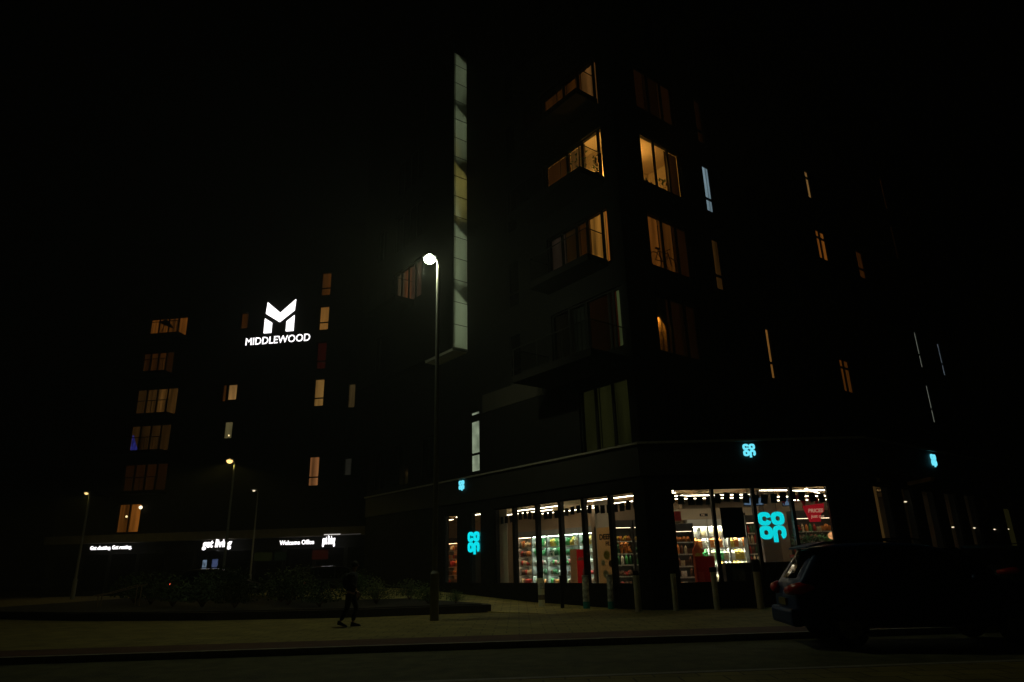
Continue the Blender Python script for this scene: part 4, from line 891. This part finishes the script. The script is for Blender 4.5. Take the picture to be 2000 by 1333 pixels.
#            x     zb   belt  zt    wb    wbelt wt
ST = [(0.0, .42, .70, .78, .70, .74, .70), (.05, .36, .86, .98, .82, .84, .78), (.14, .32, .98, 1.10, .88, .88, .80), (.34, .30, 1.02, 1.38, .92, .91, .74), (.52, .30, 1.03, 1.60, .93, .92, .70), (.74, .30, 1.03, 1.68, .94, .92, .68),
      (1.4, .28, 1.02, 1.71, .95, .93, .68), (2.2, .28, 1.00, 1.70, .95, .93, .68), (2.85, .28, .99, 1.60, .95, .92, .66), (3.3, .28, .99, 1.30, .95, .91, .70), (3.58, .29, .98, 1.06, .94, .90, .76), (4.1, .30, .90, .97, .92, .86, .70), (4.42, .34, .78, .84, .84, .78, .60), (4.55, .42, .60, .66, .66, .62, .5)]
def car(x0, y0, ang, paint, label, ts=1.0):
    t = bpy.data.objects.new('parked_car', None); COL.objects.link(t); WL[t.name] = Vector(); tag(t, label, 'car', 'cars parked by the shop')
    mb = MB(); rings = []
    for (x, zb, zm, zt, wb, wm, wt) in ST:
        half = [(0, zb), (wb*.8, zb), (wb*.97, zb+.12), (wb, (zb+zm)/2), (wm, zm), (wt+(wm-wt)*.45, zm+(zt-zm)*.55), (wt, zt-.035*min(1, (zt-zm)*4)), (wt*.8, zt), (0, zt+.015)]
        rings.append([Vector((x, y, z)) for y, z in half]+[Vector((x, -y, z)) for y, z in half[1:-1]][::-1])
    n = len(rings[0]); mb.v = [v for r in rings for v in r]
    for i in range(len(rings)-1):
        for j in range(n): mb.f.append((i*n+j, i*n+(j+1) % n, (i+1)*n+(j+1) % n, (i+1)*n+j))
    mb.f.append(tuple(range(n))); mb.f.append(tuple(range((len(rings)-1)*n, len(rings)*n)))
    body = mb.build('body', paint, t, smooth=True)
    m_ = body.modifiers.new('sub', 'SUBSURF'); m_.levels = 2; m_.render_levels = 2
    def side(x, f, sgn, out=.012):
        for a, b in zip(ST, ST[1:]):
            if a[0] <= x <= b[0]:
                u = (x-a[0])/(b[0]-a[0]); zm, zt, wm, wt = [a[k]+(b[k]-a[k])*u for k in (2, 3, 5, 6)]; break
        z = zm+(zt-zm)*f; y = wm+(wt-wm)*(f*.9)+out; return Vector((x, sgn*y, z))
    for sgn in (-1, 1):
        for k, (xa, xb, xa2, xb2) in enumerate([(.62, 1.15, .85, 1.15), (1.22, 2.05, 1.22, 2.05), (2.12, 3.2, 2.12, 2.82)]):
            g = MB(); N = 6
            for i in range(N):
                u0, u1 = i/N, (i+1)/N
                lo0, lo1 = side(xa+(xb-xa)*u0, .1, sgn), side(xa+(xb-xa)*u1, .1, sgn); hi0, hi1 = side(xa2+(xb2-xa2)*u0, .8, sgn), side(xa2+(xb2-xa2)*u1, .8, sgn)
                g.quad(lo0, lo1, hi1, hi0)
            g.build('side_window', CGL, t)
        for q in (1.18, 2.09, 3.1): MB().tube([side(q, .02, sgn, .008), Vector((q, sgn*.955, .65)), Vector((q, sgn*.93, .42))], .006, 4).build('door_seam', BLACK, t)
        for q in (1.35, 2.25): MB().box(q, q+.2, sgn*.95-.015, sgn*.95+.02, .88, .92).build('door_handle', paint, t, bevel=.006)
        MB().tube([(-.005, sgn*.42, .92), (.02, sgn*.7, .95), (.12, sgn*.89, .97), (.34, sgn*.945, .98)], [.07, .095, .1, .03], 8).build('tail_lamp', TAIL, t, smooth=True)
        MB().tube([(4.3, sgn*.72, .72), (4.42, sgn*.6, .7)], [.1, .08], 8).build('headlight', CGL, t)
        m2 = MB(); m2.ball((3.0, sgn*1.04, 1.08), .12, 10, 6, (.6, .9, .6)); m2.tube([(3.0, sgn*.9, 1.0), (3.0, sgn*1.0, 1.04)], .02, 5); m2.build('wing_mirror', paint, t, smooth=True)
        MB().tube([(.8, sgn*.6, 1.71), (1.0, sgn*.6, 1.75), (2.2, sgn*.6, 1.76), (2.45, sgn*.6, 1.72)], .018, 6).build('roof_rail', BLACK, t)
        for wx in (.86, 3.62):
            y = sgn*.84
            wv = []
            for k in range(25):
                a = k*math.pi/12; wv.append((wx+.25*math.cos(a), y, .33+.25*math.sin(a)))
            wo = MB(); wo.tube(wv, .085, 8, False); ow = wo.build('wheel', RUB, t, smooth=True)
            ri = MB(); ri.tube([(wx, y+sgn*.02, .33), (wx, y+sgn*.05, .33)], [.19, .2], 20)
            for k in range(5):
                a = k*1.2566; ri.tube([(wx, y+sgn*.07, .33), (wx+.19*math.cos(a), y+sgn*.07, .33+.19*math.sin(a))], [.035, .025], 6)
            ri.build('rim', STEEL, ow)
            ar = MB(); ar.tube([(wx+.38*math.cos(k*math.pi/10), sgn*.955, .33+.38*math.sin(k*math.pi/10)) for k in range(11)], .03, 6); ar.build('wheel_arch', BLACK, t)
    g = MB(); N = 6
    for i in range(N):
        u0, u1 = -1+2*i/N, -1+2*(i+1)/N; bow = lambda u: .05*(u*u)
        g.quad((.155+bow(u0), u0*.72, 1.13), (.155+bow(u1), u1*.72, 1.13), (.5+bow(u1), u1*.62, 1.60), (.5+bow(u0), u0*.62, 1.60))
    for v in g.v: v.x -= .02
    g.build('rear_window', CGL, t)
    MB().box8([(.38, -.64, 1.63), (.75, -.64, 1.71), (.75, .64, 1.71), (.38, .64, 1.63), (.38, -.62, 1.665), (.75, -.62, 1.745), (.75, .62, 1.745), (.38, .62, 1.665)]).build('spoiler', paint, t, bevel=.008)
    MB().box(-.09, .14, -.8, .8, .34, .64).build('rear_bumper', paint, t, bevel=.07)
    MB().box(-.035, -.0, -.26, .26, .68, .79).build('number_plate', mat('plate_yellow', (.2, .15, .02), .5), t)
    MB().tube([(.22, 0, 1.2), (.2, .3, 1.16)], .008, 4).build('wiper', BLACK, t)
    g = MB(); g.quad((3.5, -.72, 1.13), (3.5, .72, 1.13), (2.98, .62, 1.56), (2.98, -.62, 1.56))
    for v in g.v: v.x += .03; v.z += .02
    g.build('windscreen', CGL, t)
    t.location = (x0, y0, 0); t.rotation_euler.z = ang; t.scale = (ts, ts, ts)
    return t
c1 = car(5.28, 14.45, R(-7), PAINT, 'dark blue hatchback parked at the kerb, its red tail lamp catching the shop light', 1.0)
c1.location.z = -.12; c1.scale = (1.04, 1.02, 1.08)
c2 = car(14.6, 22.6, R(38), BPAINT, 'black car parked up the side street behind the blue hatchback')
# far cars at the left
c3 = car(-17.6, 36.5, R(20), BPAINT, 'distant dark car with a small red light left of the planter')
MB().ball((-.03, -.66, 1.0), .06, 8, 5).build('brake_light', emat('brake_red', (1, .12, .06), 3), c3)
c4 = car(-12.3, 40.0, R(8), BPAINT, 'distant dark car with a pale and a red light beyond the shrubs')
MB().ball((-.0, -.6, .95), .05, 8, 5).build('reversing_light', emat('reverse_white', (.6, 1, .8), 1.2), c4)
MB().ball((.5, -.95, .85), .05, 8, 5).build('marker_light', emat('marker_red', (1, .03, .05), .5), c4)

# ------------------------------------------------------------ the walking person
def skin(name, pts, edges, m, parent, root=0, sub=2):
    me = bpy.data.meshes.new(name); off = WL[parent.name] if parent is not None else Vector()
    me.from_pydata([Vector(p[:3])-off for p in pts], edges, []); me.update()
    o = bpy.data.objects.new(name, me); COL.objects.link(o); WL[o.name] = off.copy()
    if parent is not None: o.parent = parent
    md = o.modifiers.new('skin', 'SKIN'); md.use_smooth_shade = True
    for i, p in enumerate(pts):
        r = p[3]; me.skin_vertices[0].data[i].radius = (r[0], r[1]) if isinstance(r, tuple) else (r, r)
    me.skin_vertices[0].data[root].use_root = True
    s_ = o.modifiers.new('sub', 'SUBSURF'); s_.levels = sub; s_.render_levels = sub
    me.materials.append(m); return o
per = thing('person', (-4.62, 19.85, 0), 'person in dark jacket and trousers walking right past the planter', 'person')
bx, by = -4.62, 19.85
def W(x, y, z): return (bx+x, by+y, z)
SK = mat('skin', (.35, .2, .14), .6, 0, .05, 8); JK = mat('dark_jacket', (.02, .02, .022), .85, 0, .2, 8, .2); TR = mat('dark_trousers', (.014, .014, .017), .9, 0, .2, 8, .2); SH = mat('dark_shoes', (.02, .018, .016), .5)
# pelvis, waist, chest, neck base, neck, head...
P = [(*W(0, 0, .88), (.11, .08)), (*W(.01, 0, 1.05), (.11, .08)), (*W(.03, 0, 1.25), (.13, .09)), (*W(.04, 0, 1.36), (.09, .07)), (*W(.06, 0, 1.43), .045), (*W(.08, 0, 1.5), .065), (*W(.09, 0, 1.58), (.075, .085)), (*W(.085, 0, 1.645), .055),
     (*W(.04, .17, 1.34), .05), (*W(-.06, .23, 1.1), .036), (*W(.08, .22, .9), .024), (*W(.02, -.17, 1.34), .05), (*W(.06, -.22, 1.09), .036), (*W(.22, -.2, .94), .024),
     (*W(.02, .09, .82), .08), (*W(.16, .09, .48), .05), (*W(.06, .09, .1), .032), (*W(.22, .09, .04), .028),
     (*W(-.02, -.09, .82), .08), (*W(-.06, -.09, .46), .05), (*W(-.24, -.09, .13), .032), (*W(-.12, -.09, .03), .028)]
E_ = [(0, 1), (1, 2), (2, 3), (3, 4), (4, 5), (5, 6), (6, 7), (3, 8), (8, 9), (9, 10), (3, 11), (11, 12), (12, 13), (0, 14), (14, 15), (15, 16), (16, 17), (0, 18), (18, 19), (19, 20), (20, 21)]
def hand(px, py, pz):
    i0 = len(P); base = 10 if py > 0 else 13
    P.append((px+.03, py, pz-.05, (.026, .014))); E_.append((base, i0))
    for k in range(4):
        a = len(P); q = (k-1.5)*.018; L = [.07, .08, .075, .06][k]
        P.append((px+.04+q, py, pz-.09, .008)); P.append((px+.055+q, py, pz-.09-L*.5, .0075)); P.append((px+.06+q*.9+.01, py-.01, pz-.09-L, .006)); E_.extend([(i0, a), (a, a+1), (a+1, a+2)])
    a = len(P); P.append((px+.065, py-.01, pz-.06, .009)); P.append((px+.085, py-.015, pz-.1, .007)); E_.extend([(i0, a), (a, a+1)])
hand(bx+.08, by+.22, .9); hand(bx+.22, by-.2, .94)
skin('body', P, E_, SK, per)
MB().ball(W(.185, 0, 1.575), .018, 6, 4, (1, .7, 1.2)).build('nose', SK, per, smooth=True)
skin('jacket', [(*W(0, 0, .84), (.185, .15)), (*W(.01, 0, 1.05), (.18, .15)), (*W(.03, 0, 1.25), (.19, .16)), (*W(.04, 0, 1.37), (.12, .1)), (*W(.055, 0, 1.43), .075), (*W(.04, .18, 1.34), .075), (*W(-.06, .24, 1.1), .06), (*W(.07, .225, .95), .048), (*W(.02, -.18, 1.34), .075), (*W(.06, -.23, 1.09), .06), (*W(.2, -.205, .98), .048)],
     [(0, 1), (1, 2), (2, 3), (3, 4), (3, 5), (5, 6), (6, 7), (3, 8), (8, 9), (9, 10)], JK, per)
skin('trousers', [(*W(0, 0, .9), (.13, .11)), (*W(.02, .09, .8), .1), (*W(.16, .09, .48), .072), (*W(.07, .09, .13), .06), (*W(-.02, -.09, .8), .1), (*W(-.06, -.09, .46), .072), (*W(-.22, -.09, .16), .06)],
     [(0, 1), (1, 2), (2, 3), (0, 4), (4, 5), (5, 6)], TR, per)
for (x, y, z, a) in ((.1, .09, .045, .0), (-.22, -.09, .06, -.25)):
    MB().box8([W(x-.08, y-.045, z-.045-a*.2), W(x+.2, y-.045, z-.045+a*.1), W(x+.2, y+.045, z-.045+a*.1), W(x-.08, y+.045, z-.045-a*.2), W(x-.07, y-.04, z+.07-a*.2), W(x+.17, y-.035, z+.01+a*.1), W(x+.17, y+.035, z+.01+a*.1), W(x-.07, y+.04, z+.07-a*.2)]).build('shoe', SH, per, bevel=.012)
MB().ball(W(.075, 0, 1.61), .105, 12, 8, (1, .95, .9)).build('hair', mat('dark_hair', (.02, .015, .01), .8), per, smooth=True)
MB().ball(W(-.13, 0, 1.17), .16, 10, 8, (.75, .95, 1.35)).build('backpack', BLACK, per, smooth=True)

# ------------------------------------------------------------ air volume added to imitate lens bloom round the lamps
hz = MB().box(-163, 163, -63, 223, -1.2, 33).build('haze', mat('haze_air'), origin=(0, 0, 0)); tag(hz, kind='stuff')
hm = MATS['haze_air']; ht = hm.node_tree; ht.nodes.clear(); ho = ht.nodes.new('ShaderNodeOutputMaterial'); hv = ht.nodes.new('ShaderNodeVolumePrincipled')
hv.inputs['Density'].default_value = .0017; hv.inputs['Color'].default_value = (.8, .85, .8, 1); hv.inputs['Anisotropy'].default_value = .1
ht.links.new(hv.outputs[0], ho.inputs['Volume'])
